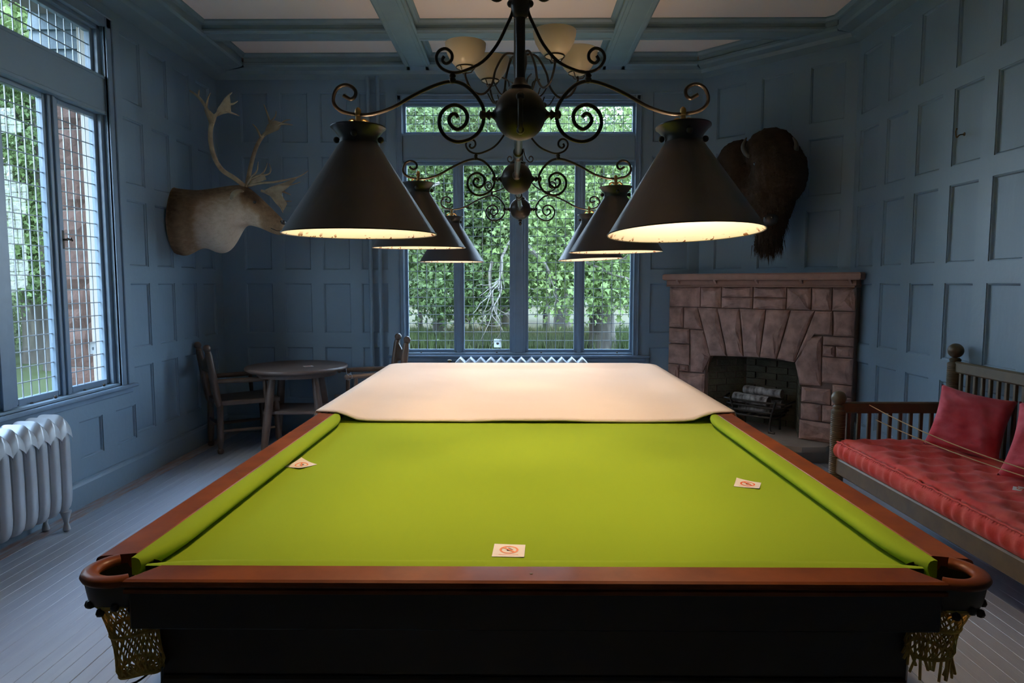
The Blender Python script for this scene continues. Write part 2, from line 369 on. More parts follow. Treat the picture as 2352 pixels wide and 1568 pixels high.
panelled_wall('wall_right', (XR, DY), (0, -1), DY-YF, pan, [])
WL = (2.80, 5.0, .76, 3.32)
pan = []
for k in range(4):
    a = 5.19+.4*k
    for r in ROWS: pan.append((a-YF, a+.27-YF, *r))
u = 4.49+.01
for k in range(5): pan.append((4.92-.42*k-.0-YF, 5.20-.42*k-.0-YF-.02, .31, .57))
pan = [p for p in pan]
for a in (.0, .45, .9, 1.35, 1.8, 2.25):
    for r in ROWS: pan.append((a-YF, a+.3-YF, *r))
panelled_wall('wall_left', (XL, YF), (0, 1), YB-YF, [p for p in pan if not (p[2] > .6 and p[0] < WL[1]-YF and p[1] > WL[0]-YF)], [(WL[0]-YF, WL[1]-YF, WL[2], WL[3])])
wf = MB().box(XL-.15, XR+.15, YF-.15, YF, 0, ZC); wf.build('wall_front', M['paint'], kind='structure')
# baseboards with a rounded cap
def baseboard(name, p0, p1, n):
    p0, p1, n = Vector((*p0, 0)), Vector((*p1, 0)), Vector((*n, 0))
    prof = [(0, 0), (.022, 0), (.022, .145), (.016, .158), (.010, .165), (.010, .175), (0, .18)]
    m = MB(); k = len(prof); m.v = [p0+n*d+Vector((0, 0, z)) for d, z in prof]+[p1+n*d+Vector((0, 0, z)) for d, z in prof]
    for i in range(k-1): m.f.append((i, i+1, i+1+k, i+k))
    m.f += [tuple(range(k)), tuple(range(k, 2*k))[::-1]]
    m.build(name, M['paint'], kind='structure')
baseboard('baseboard_left', (XL, YF), (XL, YB), (1, 0)); baseboard('baseboard_back', (XL, YB), (DX, YB), (0, -1))
baseboard('baseboard_right', (XR, YF), (XR, DY), (-1, 0))
# floor of painted boards running away from the camera
fl = struct_empty('floor', (0, 0, 0))
MB().box(XL-.1, XR+.1, YF, YB+.1, -.12, -.021).build('subfloor', M['darkwood'], fl)
proto = None; x = XL; bw = .07; random.seed(3)
while x < XR:
    y = YF-random.random()*1.5
    mt = M['wornboard'] if x < XL+.13 else M['board']
    w2 = min(bw, XR-x)
    m = MB(); h = random.uniform(-.0008, .0008)
    m.cbox(x+.0009, x+w2-.0009, YF, YB, -.02, h, .0012); m.build('floorboard', mt, fl, fix=False)
    x += bw
# ceiling, coffer beams
ce = MB().box(XL-.2, XR+.2, YF-.15, YB+.2, ZC, ZC+.15); ce.build('ceiling', M['ceil'], kind='structure')
def beam_prof(w):       # half widths against height of a beam: crown, face, step, soffit
    return [(w/2+.03, ZC), (w/2+.03, ZC-.012), (w/2+.012, ZC-.028), (w/2-.012, ZC-.034), (w/2-.012, ZB+.04), (w/2, ZB+.032), (w/2, ZB+.018), (w/2-.015, ZB+.010), (w/2-.02, ZB), (w/2-.05, ZB), (w/2-.056, ZB+.006), (w/2-.06, ZB+.006)]
def beam(name, p0, p1, w, up=0):
    p0, p1 = Vector((*p0, 0)), Vector((*p1, 0)); t = (p1-p0).normalized(); n = Vector((t.y, -t.x, 0)); pr = beam_prof(w)
    loop = [(a, z) for a, z in pr]+[(-a, z) for a, z in pr[::-1]]; loop = [(a, z+(up if z < ZC-.05 else 0)) for a, z in loop]; k = len(loop); m = MB()
    m.v = [p+n*a+Vector((0, 0, z)) for p in (p0, p1) for a, z in loop]
    for i in range(k-1): m.f.append((i, i+1, i+1+k, i+k))
    m.f += [tuple(range(k)), tuple(range(k, 2*k))[::-1]]
    m.build(name, M['beam'], kind='structure')
i = 1
for yb in (5.885, 3.95, 2.0, .1): beam('trim_%d' % i, (XL, yb), (XR, yb), .21, .014); i += 1
for xb in (-.955, .905): beam('trim_%d' % i, (xb, YF), (xb, YB), .25); i += 1
def perim(name, pts_in, pts_wall):
    """perimeter beam: inner face polyline and wall polyline, ceiling to ZB, with a crown and a bead"""
    m = MB(); 
    a0, a1 = [Vector((*p, 0)) for p in pts_in]; b0, b1 = [Vector((*p, 0)) for p in pts_wall]
    nn = (a1-a0).normalized(); nn = Vector((nn.y, -nn.x, 0))
    if nn.dot((a0+a1)/2-(b0+b1)/2) < 0: nn = -nn
    prof = [(.03, ZC), (.03, ZC-.012), (.012, ZC-.03), (-.012, ZC-.036), (-.012, ZB+.045), (0, ZB+.035), (0, ZB+.015), (-.02, ZB)]
    k = len(prof)+3
    for p, w in ((a0, b0), (a1, b1)):
        m.v += [p+nn*d+Vector((0, 0, z)) for d, z in prof]
        dv = (p-w); m.v += [w+dv*.42+Vector((0, 0, ZB)), w+dv*.34+Vector((0, 0, ZB-.03)), w+dv*.0+Vector((0, 0, ZB-.06))]
    for i_ in range(k-1): m.f.append((i_, i_+1, i_+1+k, i_+k))
    m.build(name, M['beam'], kind='structure')
perim('trim_7', [(-2.59, YF), (-2.59, 6.60)], [(XL, YF), (XL, YB)])
perim('trim_8', [(-2.59, 6.60), (1.68, 6.60)], [(XL, YB), (DX, YB)])
perim('trim_9', [(1.68, 6.60), (2.565, 5.715)], [(DX, YB), (XR, DY)])
perim('trim_10', [(2.565, 5.715), (2.565, YF)], [(XR, DY), (XR, YF)])

# ---------------------------------------------------------------- windows
def W3(side):
    """(along, out, z) -> world. side b: back wall, l: left wall. out = distance outside the wall face"""
    return (lambda a, d, z: Vector((a, YB+d, z))) if side == 'b' else (lambda a, d, z: Vector((XL-d, a, z)))
def wbox(m, F, a0, a1, d0, d1, z0, z1, c=.003):
    p, r = F(a0, d0, z0), F(a1, d1, z1)
    m.cbox(min(p.x, r.x), max(p.x, r.x), min(p.y, r.y), max(p.y, r.y), min(p.z, r.z), max(p.z, r.z), c)
PANE = {}
def light_window(n, side, a0, a1, z0, z1, nc, nr, stay=0, detail=True, gd=.085, latch=0, fr=.032):
    """one leaded light: glass a0..a1 x z0..z1"""
    F = W3(side); o = F((a0+a1)/2, gd, z0); root = struct_empty('window_%d' % n, o)
    m = MB(); s = fr
    for (b0, b1, c0, c1) in ((a0-s, a0, z0-s, z1+s), (a1, a1+s, z0-s, z1+s), (a0, a1, z0-s*1.35, z0), (a0, a1, z1, z1+s)):
        wbox(m, F, b0, b1, gd-.022, gd+.02, c0, c1)
    m.build('sash', M['trimp'], root)
    cw, ch = (a1-a0)/nc, (z1-z0)/nr; m = MB(); t = .0028
    for i_ in range(1, nc): 
        j_ = random.uniform(-.001, .001); wbox(m, F, a0+i_*cw-t+j_, a0+i_*cw+t+j_, gd-.004, gd+.004, z0, z1, .001)
    for i_ in range(1, nr): wbox(m, F, a0, a1, gd-.0045, gd+.0045, z0+i_*ch-t, z0+i_*ch+t, .001)
    m.build('lead_came', M['lead'], root, fix=False)
    if not detail:
        m = MB(); wbox(m, F, a0, a1, gd-.001, gd+.001, z0, z1, .0003); m.build('pane', M['glass'], root); return root
    key = (side, round(cw, 4), round(ch, 4))
    if key not in PANE:
        m = MB(); h = .0012
        if side == 'b': m.box(-cw/2+.001, cw/2-.001, -h, h, -ch/2+.001, ch/2-.001)
        else: m.box(-h, h, -cw/2+.001, cw/2-.001, -ch/2+.001, ch/2-.001)
        PANE[key] = m.mesh('pane', M['glass'])
    for i_ in range(nc):
        for j_ in range(nr):
            p = bpy.data.objects.new('pane', PANE[key]); COL.objects.link(p); p.parent = root
            p.location = F(a0+(i_+.5)*cw, gd, z0+(j_+.5)*ch)-o
            p.rotation_euler = (random.uniform(-.012, .012), random.uniform(-.004, .004), random.uniform(-.012, .012))
    if stay:     # casement stay lying on the sill
        m = MB(); mid = (a0+a1)/2; sg = stay
        wbox(m, F, mid-.11, mid+.13, gd-.062, gd-.050, z0-.064, z0-.060, .001); wbox(m, F, mid-.09, mid+.10, gd-.040, gd-.034, z0-.045, z0-.037, .001)
        m.tube([F(mid+.10*sg, gd-.056, z0-.062), F(mid+.10*sg, gd-.056, z0-.035)], .006, 8); m.ball(F(mid+.10*sg, gd-.056, z0-.030), .010, 8, 6)
        m.ball(F(mid-.09*sg, gd-.037, z0-.041), .011, 8, 6)
        m.build('window_stay', M['oxid'], root, smooth=True)
    if latch:
        m = MB(); zz = (z0+z1)/2+.05; aa = a0-s-.012
        wbox(m, F, aa-.012, aa+.012, gd-.045, gd-.028, zz-.06, zz+.06, .003); m.tube([F(aa, gd-.045, zz), F(aa, gd-.075, zz)], .007, 8)
        m.tube([F(aa, gd-.07, zz+.008), F(aa+.02, gd-.075, zz-.0), F(aa+.035, gd-.07, zz+.012), F(aa+.05, gd-.07, zz-.005)], .006, 8)
        m.build('latch', M['oxid'], root, smooth=True)
    return root
bk = [(-1.106, -.648), (-.543, -.085), (.103, .563), (.667, 1.125)]
for i_, (a, b) in enumerate(bk): light_window(i_+1, 'b', a, b, .833, 2.665, 5, 21, stay=1 if i_ % 2 else -1, fr=.030)
light_window(5, 'b', -1.108, 1.125, 2.985, 3.232, 25, 3, fr=.028)
lk = [(4.55, 4.936), (4.046, 4.405), (3.395, 3.754), (2.864, 3.25)]
for i_, (a, b) in enumerate(lk): light_window(i_+6, 'l', a, b, .80, 2.67, 5, 20, stay=1 if i_ < 2 else 0, detail=i_ < 2, latch=i_ == 0)
light_window(10, 'l', 2.864, 4.936, 3.0, 3.262, 26, 3)
def window_frame(side, O, lights, zl, zh, transom, ti):
    """jambs, head, transom bar, mullions in the opening O plus casing with stepped mouldings and a sill"""
    F = W3(side); a0, a1, z0, z1 = O; root = struct_empty('trim_%d' % ti, F((a0+a1)/2, 0, z0))
    g = sorted(lights)
    m = MB()
    wbox(m, F, a0, g[0][0]-.028, .03, .112, z0, z1); wbox(m, F, g[-1][1]+.028, a1, .03, .112, z0, z1)
    wbox(m, F, a0, a1, .0605, .112, z0, zl-.04)
    wbox(m, F, a0, a1, .03, .15, transom[1]+.028, z1)
    m.build('jamb', M['trimp'], root)
    m = MB(); wbox(m, F, a0+.005, a1-.005, .012, .112, zh+.03, transom[0]-.028); wbox(m, F, a0+.005, a1-.005, .004, .02, zh+.03, zh+.055); wbox(m, F, a0+.005, a1-.005, .004, .02, transom[0]-.05, transom[0]-.028); m.build('transom_bar', M['paint'], root)
    for i_ in range(3):
        m = MB(); b0, b1 = g[i_][1]+.028, g[i_+1][0]-.028
        wbox(m, F, b0, b1, .048, .112, zl-.04, zh+.03); c = (b0+b1)/2
        if i_ == 1: wbox(m, F, c-.035, c+.035, .018, .05, zl-.04, zh+.03); wbox(m, F, c-.055, c+.055, .035, .05, zl-.04, zh+.03)
        else: wbox(m, F, c-.012, c+.012, .036, .05, zl-.04, zh+.03)
        m.build('mullion', M['trimp'], root)
    cw = .075 if side == 'l' else .05
    for (b0, b1, s_) in ((a0-cw, a0+.004, -1), (a1-.004, a1+cw, 1)):
        m = MB(); wbox(m, F, b0, b1, -.014, .01, z0-.02, z1+cw)
        e_ = b0 if s_ < 0 else b1-.014
        wbox(m, F, e_, e_+.014, -.026, -.01, z0-.02, z1+cw, .004)
        e_ = b1-.012 if s_ < 0 else b0
        wbox(m, F, e_, e_+.012, -.021, .005, z0-.02, z1+cw, .004)
        m.build('casing', M['trimp'], root)
    m = MB(); wbox(m, F, a0-cw, a1+cw, -.014, .01, z1-.004, z1+cw-.001); wbox(m, F, a0-cw, a1+cw, -.028, -.01, z1+cw-.015, z1+cw, .004); m.build('casing', M['trimp'], root)
    m = MB(); wbox(m, F, a0-.17, a1+.17, -.045, .01, z0-.045, z0-.018, .008); wbox(m, F, a0, a1, .0, .10, z0-.04, z0-.012, .003); wbox(m, F, a0-.13, a1+.13, -.018, .01, z0-.085, z0-.045, .005)
    m.build('sill', M['trimp'], root)
window_frame('b', WB, bk, .833, 2.665, (2.985, 3.232), 11)
window_frame('l', WL, lk, .80, 2.67, (3.0, 3.262), 12)

# ---------------------------------------------------------------- masonry seen outside through the left window
ext = struct_empty('trim_13', (XL-.3, 5.0, 0)); ext.name = 'wall_outside_left'
ORG[ext.name] = Vector((XL-.3, 5.0, 0))
MB().box(XL-.50, XL-.14, 5.05, 7.2, -.6, 4.2).box(XL-.50, XL-.14, 0, 2.75, -.6, 4.2).build('mortar_core', M['exmortar'], ext)
MB().box(XL-.50, XL-.14, 2.7, 5.1, 3.42, 4.2).box(XL-.46, XL-.16, 2.75, 5.05, -.6, .66).build('wall_infill', M['exmortar'], ext)
MB().box(XL-.145, XL-.10, 2.78, 5.03, .68, .76).build('outer_sill', M['cream'], ext)
MB().cbox(XL-.190, XL-.120, 4.985, 5.06, .70, 3.42, .006).build('reveal_strip', M['cream'], ext)
random.seed(11)
def rough_block(m, P, u0, u1, z0, z1, dep, rnd, nu=4, nz=3):
    """rock-faced block: P(u,z,d); d = distance proud of the joint plane"""
    W_ = [[0]*(nz+1) for _ in range(nu+1)]; k = len(m.v)
    for i_ in range(nu+1):
        for j_ in range(nz+1):
            e = min(i_, nu-i_, j_, nz-j_); d = dep*.35 if e == 0 else dep+random.uniform(-rnd, rnd)
            uu = u0+(u1-u0)*i_/nu; zz = z0+(z1-z0)*j_/nz
            if 0 < i_ < nu and e: uu += random.uniform(-.1, .1)*(u1-u0)/nu
            m.v.append(P(uu, zz, d))
    for i_ in range(nu):
        for j_ in range(nz):
            a = k+i_*(nz+1)+j_
            if (i_+j_) % 2: m.f += [(a, a+nz+1, a+nz+2), (a, a+nz+2, a+1)]
            else: m.f += [(a, a+nz+1, a+1), (a+1, a+nz+1, a+nz+2)]
    b = len(m.v); m.v += [P(u0, z0, -.03), P(u1, z0, -.03), P(u1, z1, -.03), P(u0, z1, -.03)]
    idx = lambda i_, j_: k+i_*(nz+1)+j_
    m.f.append(tuple([idx(i_, 0) for i_ in range(nu+1)]+[b+1, b])); m.f.append(tuple([idx(nu, j_) for j_ in range(nz+1)]+[b+2, b+1]))
    m.f.append(tuple([idx(i_, nz) for i_ in range(nu, -1, -1)]+[b+3, b+2])); m.f.append(tuple([idx(0, j_) for j_ in range(nz, -1, -1)]+[b, b+3])); m.f.append((b+3, b+2, b+1, b))
z = 2.606; Pj = lambda u, z, d: Vector((XL-u, 5.05-d, z))
for k in range(-1, 11):
    z1 = 2.606-.29*k; z0 = z1-.275
    if z0 < -.5: break
    ind = random.choice((0, .03, .05))
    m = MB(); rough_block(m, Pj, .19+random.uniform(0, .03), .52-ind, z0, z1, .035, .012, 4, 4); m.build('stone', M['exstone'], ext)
for k in range(7):       # shingle courses above
    z0 = 2.90+k*.135; m = MB()
    m.add([Pj(.185, z0, .035), Pj(.56, z0, .035), Pj(.56, z0+.15, .005), Pj(.185, z0+.15, .005), Pj(.185, z0, .0), Pj(.56, z0, .0), Pj(.56, z0+.15, -.01), Pj(.185, z0+.15, -.01)],
          [(0, 1, 2, 3), (4, 5, 1, 0), (5, 6, 2, 1), (7, 4, 0, 3), (3, 2, 6, 7), (7, 6, 5, 4)]); m.build('shingle', M['shingle'], ext)

# ---------------------------------------------------------------- billiard table
TX = .033
bt = thing('billiard_table', 'full-size billiard table with bright green baize and polished mahogany rails', 'billiard table', (TX, 3.35, 0))
HX, Y0, Y1, ZR, ZBED = 1.008, 1.39, 5.31, .87, .828
MB().box(TX-HX+.09, TX+HX-.09, Y0+.08, Y1-.08, .79, ZBED).build('bed_cloth', M['felt'], bt)
def rail_prof(sgn=1):   # (inward distance from outer edge, z)
    return [(.012, .838), (.004, .842), (.004, .850), (.009, .853), (.002, .857), (.0, .862), (.003, .868), (.010, .8715), (.082, .8715), (.085, .869), (.085, .838)]
def rail(p0, p1, inw, name='rail', cut=.0):
    p0, p1, inw = Vector((*p0, 0)), Vector((*p1, 0)), Vector((*inw, 0)); t = (p1-p0).normalized(); m = MB(); pr = rail_prof(); k = len(pr)
    for (p, s_) in ((p0, 1), (p1, -1)):
        m.v += [p+inw*d+t*s_*(d*cut)+Vector((0, 0, z)) for d, z in pr]
    for i_ in range(k): m.f.append((i_, (i_+1) % k, (i_+1) % k+k, i_+k))
    m.f += [tuple(range(k)), tuple(range(k, 2*k))[::-1]]
    return m.build(name, M['wood'], bt, label=None)
rail((TX-.875, Y0), (TX+.875, Y0), (0, 1), cut=.55); rail((TX-.875, Y1), (TX+.875, Y1), (0, -1), cut=.55)
for sx_ in (-1, 1):
    for (a, b) in ((1.52, 3.27), (3.43, 5.18)): rail((TX+sx_*HX, a), (TX+sx_*HX, b), (-sx_, 0), cut=.25)
def apron(x0, x1, y0, y1):
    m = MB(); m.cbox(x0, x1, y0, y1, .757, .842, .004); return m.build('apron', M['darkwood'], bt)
apron(TX-.868, TX+.868, Y0+.013, Y0+.06); apron(TX-.868, TX+.868, Y1-.06, Y1-.013)
for sx_ in (-1, 1):
    xa, xb = sorted((TX+sx_*(HX-.013), TX+sx_*(HX-.06))); apron(xa, xb, 1.53, 3.30); apron(xa, xb, 3.40, 5.17)
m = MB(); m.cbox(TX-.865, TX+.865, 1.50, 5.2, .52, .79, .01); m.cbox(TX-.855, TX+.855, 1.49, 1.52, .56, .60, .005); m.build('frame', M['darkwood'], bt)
for sx_ in (-1, 1):
    for yy in (1.68, 2.85, 4.0, 5.0):
        m = MB(); cx = TX+sx_*.70; m.cbox(cx-.1, cx+.1, yy-.1, yy+.1, .40, .53, .01)
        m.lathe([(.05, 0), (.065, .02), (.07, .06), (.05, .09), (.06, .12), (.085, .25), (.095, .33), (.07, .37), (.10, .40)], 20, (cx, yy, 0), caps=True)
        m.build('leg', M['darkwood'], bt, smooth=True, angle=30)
def cushion(p0, p1, inw, n=40, w=.058, ease=.20):
    """cushion between p0 and p1 along the inner edge of the rail; nose eases back into the pockets"""
    p0, p1, inw = Vector((*p0, 0)), Vector((*p1, 0)), Vector((*inw, 0)); L = (p1-p0).length; m = MB()
    def prof(k): return [(0, .8695), (.35*k, .8705), (.72*k, .8675), (.92*k, .862), (k, .853), (.95*k, .845), (.72*k, .834), (.60*k, .829), (0, .829)]
    N = 9
    for i_ in range(n+1):
        d = L*(.5-.5*math.cos(PI*i_/n)); e = min(d, L-d); f = min(1, e/ease); k = w*(.38+.62*math.sin(f*PI/2)**.8)
        for a, z in prof(1): m.v.append(p0+(p1-p0)*(d/L)+inw*(a*k)+Vector((0, 0, z)))
    for i_ in range(n):
        for j_ in range(N-1): a = i_*N+j_; m.f.append((a, a+N, a+N+1, a+1))
    m.f += [tuple(range(N)), tuple(range(n*N, n*N+N))[::-1]]
    m.build('cushion', M['felt'], bt, smooth=True, angle=50)
IX = HX-.084
cushion((TX-.868, Y0+.084), (TX+.868, Y0+.084), (0, 1)); cushion((TX-.868, Y1-.084), (TX+.868, Y1-.084), (0, -1))
for sx_ in (-1, 1):
    for (a, b) in ((1.517, 3.28), (3.42, 5.183)): cushion((TX+sx_*IX, a), (TX+sx_*IX, b), (-sx_, 0))
def pocket(cx, cy_, ang0, ang1, dirv, full, loop=False, short=False):
    m = MB(); n = 22; R, r = .068, .0165; ring = []
    for i_ in range(n+1):
        a = ang0+(ang1-ang0)*i_/n
        for j_ in range(10):
            b = 2*PI*j_/10; rr = R+.024*math.cos(b)*.8; zz = .861+.0125*math.sin(b)
            m.v.append(Vector((cx+rr*math.cos(a), cy_+rr*math.sin(a), zz)))
    for i_ in range(n):
        for j_ in range(10): a = i_*10+j_; b = i_*10+(j_+1) % 10; m.f.append((a, b, b+10, a+10))
    m.f += [tuple(range(10)), tuple(range(n*10, n*10+10))[::-1]]
    pk = m.build('pocket_rim', M['wood'], bt, smooth=True, angle=60)
    m = MB()     # leather collar under the rim
    m.lathe([(.080, .853), (.078, .84), (.074, .815), (.068, .80), (.062, .80), (.066, .82), (.068, .85)], 24, (cx, cy_, 0))
    for i_ in range(14):
        a = 2*PI*i_/14; m.ball((cx+.072*math.cos(a), cy_+.072*math.sin(a), .80+.006*math.sin(i_*3)), .010, 6, 4)
    m.build('pocket_collar', M['darkwood'], pk, smooth=True, angle=60)
    m = MB(); NS, NL = 26, 11; depth = .17 if not short else .12
    def P(k, t, off): 
        a = 2*PI*(k+off)/NS; rr = .064*(1-.30*math.sin(PI*t*.75))+.006*math.sin(a*3)
        if t > .95: rr *= .85
        return Vector((cx+dirv[0]*.07*t+rr*math.cos(a), cy_+dirv[1]*.05*t+rr*math.sin(a), .802-depth*t-.008*math.sin(a*2+1)*t))
    for k in range(NS):
        for s_ in (-1, 1):
            pts = [P(k, i_/NL, s_*i_/2) for i_ in range(NL+1)]; m.tube(pts, .0021, 4, caps=False)
    for t in (.0, .45, 1.0):
        m.tube([P(k, t, 0) for k in range(NS+1)], .0045, 5, caps=False)
    if not short:
        for i_ in range(13): m.tube([P(i_, 1, 0), P(i_+13, 1, 0)], .003, 4)
    else:
        for k in range(NS): m.tube([P(k, 1, 0), P(k, 1, 0)+Vector((random.uniform(-.012, .012), random.uniform(-.01, .01), -random.uniform(.02, .06)))], .0035, 4)
    m.build('pocket_net', M['net'], pk, smooth=True, kind='stuff', fix=False)
    if loop:
        m = MB(); c = Vector((cx+.05, cy_-.01, .802-depth))
        m.tube(smooth_path([c+Vector((.01, 0, 0)), c+Vector((-.03, 0, -.03)), c+Vector((-.085, 0, -.05)), c+Vector((-.10, 0, -.085)), c+Vector((-.05, 0, -.10)), c+Vector((0, 0, -.08)), c+Vector((.025, 0, -.04)), c+Vector((.03, 0, .005))]), .0026, 6)
        m.build('hanging_string', M['cord'], pk, smooth=True)
# corner pockets
pocket(TX-.915, 1.475, math.radians(128), math.radians(306), (.35, -.1), True, loop=True)
pocket(TX+.915, 1.475, math.radians(52), math.radians(-126), (-.35, -.1), True, short=True)
pocket(TX-.915, 5.225, math.radians(75), math.radians(232), (.3, .1), True); pocket(TX+.915, 5.225, math.radians(-52), math.radians(105), (-.3, .1), True)
for s_ in (-1, 1):
    m = MB(); m.tube([Vector((TX+s_*(.99+.035*math.sin(t)), 3.35-.08*math.cos(t), .86)) for t in [PI*k/10 for k in range(11)]], .014, 8); m.build('pocket_rim', M['wood'], bt, smooth=True)
for (px, py) in ((545, 1086), (1815, 1050), (1220, 1317)):
    p = at_z(px, py, .8718); MB().lathe([(.0001, .0008), (.003, .0008), (.0038, 0)], 10, p).build('rail_stud', M['brass'], bt)

# cream cover over the far half
NU, NV = 60, 60; random.seed(5)
cv0 = Vector((TX, 4.2, .87))
def cover(u, v):
    # u across -1..1 with hanging sides, v from near edge to far edge (hang at the far end)
    W_, L0, L1 = HX+.012, 3.245, Y1+.012; hang = .20
    s_ = (u*2-1)*(W_+hang); t = v*(L1-L0+hang)
    zz = .8765; x_ = max(-W_, min(W_, s_)); dropx = max(0, abs(s_)-W_)
    y_ = L0+min(t, L1-L0); dropy = max(0, t-(L1-L0)); e = abs(x_)/W_
    # rounded far corners
    rc = .17; cxr = W_-rc; cyr = L1-rc
    if abs(x_) > cxr and y_ > cyr:
        ax, ay = abs(x_)-cxr, y_-cyr; l_ = max(ax, ay)/max(1e-6, math.hypot(ax, ay)); x_ = math.copysign(cxr+ax*l_, x_); y_ = cyr+ay*l_
    inn = max(0, min(1, (W_-.10-abs(x_))/.14)); inn2 = max(0, min(1, (L1-.10-y_)/.16)); sag = .5-.5*math.cos(PI*min(inn, inn2))
    near = max(0, 1-(y_-L0)/.35)
    zz -= sag*(.018+.020*near)
    n_ = noise.noise(Vector((x_*2.2+y_*1.1, y_*1.3-x_*.5, 3)))*.0045+noise.noise(Vector((x_*7+y_*5, y_*2-x_*3, 1)))*.0015
    zz += n_*sag*1.4
    y_ -= .03*max(0, 1-((y_-L0)/.25))*(abs(x_)/W_ < .9)*0
    y_ += .030*near*max(0, (abs(x_)/W_-.80)/.20)*1.2
    zz += .004*near*math.sin(x_*6+1)*.5
    d = dropx+dropy
    if d > 0:
        zz -= d*.97; f = 1+.035*math.sin(y_*19)*(d/.2) if dropx > 0 else 1
        if dropx > 0: x_ += math.copysign(.004+.012*math.sin(y_*16)*d/.2+.004, x_)
        if dropy > 0: y_ += .006+.012*math.sin(x_*14)*d/.2
    return (x_+TX, y_, zz)
m = MB(); m.grid(cover, NU, NV)
cvo = m.build('table_cover', M['cloth'], None, smooth=True, angle=None, label='cream cloth cover spread over the far half of the billiard table', cat='table cover')
sd = cvo.modifiers.new('thickness', 'SOLIDIFY'); sd.thickness = .004; sd.offset = 1
m = MB(); m.tube([Vector(cover(.5+(k/40-.5)*.83, 0))+Vector((0, 0, .001)) for k in range(41)], .0045, 6); m.build('hem', M['cloth'], cvo, smooth=True)

# printed no-touching cards
def sign_card(p, rz, size, label, curl=.0, pale=False, ringm='ring', grp='printed no-touching cards'):
    root = thing('no_touching_card', label, 'sign card', p, grp); h = size/2
    R = Matrix.Rotation(rz, 3, 'Z'); P0 = Vector(p)
    def S(x, y, d=0):
        z_ = .0015+curl*((abs(x-y)/(2*h))**2)*(1 if x < y else .35)+d
        return P0+R @ Vector((x, y, z_))
    n = 8; m = MB(); m.grid(lambda u, v: S((u-.5)*size, (v-.5)*size), n, n); m.grid(lambda u, v: S((u-.5)*size, (v-.5)*size, -.0008), n, n)
    m.build('card', M['card'], root, fix=False)
    def flat(poly_fn, name, mt_, d):
        mm = MB(); poly_fn(mm, d); mm.build(name, M[mt_], root, fix=False)
    rm = 'ringpale' if pale else 'ring'
    def ringf(mm, d):
        k = 28; r0, r1 = size*.235, size*.30
        for i_ in range(k):
            a, b = 2*PI*i_/k, 2*PI*(i_+1)/k
            mm.add([S(r0*math.cos(a), r0*math.sin(a)+size*.04, d), S(r1*math.cos(a), r1*math.sin(a)+size*.04, d), S(r1*math.cos(b), r1*math.sin(b)+size*.04, d), S(r0*math.cos(b), r0*math.sin(b)+size*.04, d)], [(0, 1, 2, 3)])
    flat(ringf, 'printed_ring', rm, .0006)
    def handf(mm, d):
        c = Vector((0, size*.04)); w = size
        for (x0, y0, x1, y1) in ((-.07, -.08, .07, .02), (-.07, .02, -.04, .11), (-.03, .02, 0, .14), (.01, .02, .035, .13), (.045, .02, .07, .10)):
            mm.add([S(x0*w, y0*w+c.y, d), S(x1*w, y0*w+c.y, d), S(x1*w, y1*w+c.y, d), S(x0*w, y1*w+c.y, d)], [(0, 1, 2, 3)])
        mm.add([S(.07*w, -.06*w+c.y, d), S(.13*w, .02*w+c.y, d), S(.11*w, .045*w+c.y, d), S(.07*w, 0+c.y, d)], [(0, 1, 2, 3)])
    flat(handf, 'printed_hand', 'hand', .0007)
    def slashf(mm, d):
        a = size*.19; t = size*.026
        mm.add([S(-a-t, a-t+size*.04, d), S(-a+t, a+t+size*.04, d), S(a+t, -a+t+size*.04, d), S(a-t, -a-t+size*.04, d)], [(0, 1, 2, 3)])
    flat(slashf, 'printed_slash', rm, .0009)
    def txt(mm, d):
        random.seed(2)
        x = -.30
        while x < .30:
            w = random.uniform(.015, .035); mm.add([S(x*size, -.36*size, d), S((x+w)*size, -.36*size, d), S((x+w)*size, -.325*size, d), S(x*size, -.325*size, d)], [(0, 1, 2, 3)]); x += w+.012
    flat(txt, 'small_print', rm, .0006)
    return root
sign_card(at_z(1169, 1265, ZBED), -.05, .080, 'white no-touching card lying flat by the near cushion of the billiard table', .001, True)
sign_card(at_z(691, 1069, ZBED), -.52, .082, 'curled white no-touching card beside the left cushion of the billiard table', .016, True)
sign_card(at_z(1717, 1113, ZBED), -.42, .080, 'white card with red ring and dark hand near the right cushion', .008)
sign_card(at_z(708, 841, .742), .5, .085, 'small white no-touching card on the round oak table', 0)
sign_card(at_z(2352, 1124, .535), .9, .085, 'white no-touching card lying on the red bench mattress', 0)
def window_sticker(F, a, d, z, w, h, label):
    root = thing('window_sticker', label, 'sticker', F(a, d, z), 'stickers on the window panes')
    m = MB(); wbox(m, F, a-w/2, a+w/2, d-.001, d, z-h/2, z+h/2, .0004); m.build('sheet', M['sticker'], root)
    m = MB(); pts = [F(a+w*.20*math.cos(t), d-.0016, z+h*.20*math.sin(t)*(1 if math.sin(t) < 0 else .45)) for t in [2*PI*k/16 for k in range(16)]]
    m.add(pts, [tuple(range(16))]); m.build('printed_mark', M['lead'], root, fix=False)
p = at_y(1143, 788, YB+.078); window_sticker(W3('b'), p.x, .078, p.z, .075, .085, 'white square sticker low on the back window pane above the radiator')
r = ray(213, 799); p = r*((XL-.078)/r.x)+Vector((0, 0, EYE)); window_sticker(W3('l'), p.y, .078, p.z, .062, .085, 'pale sticker on the left window pane in front of the stonework')

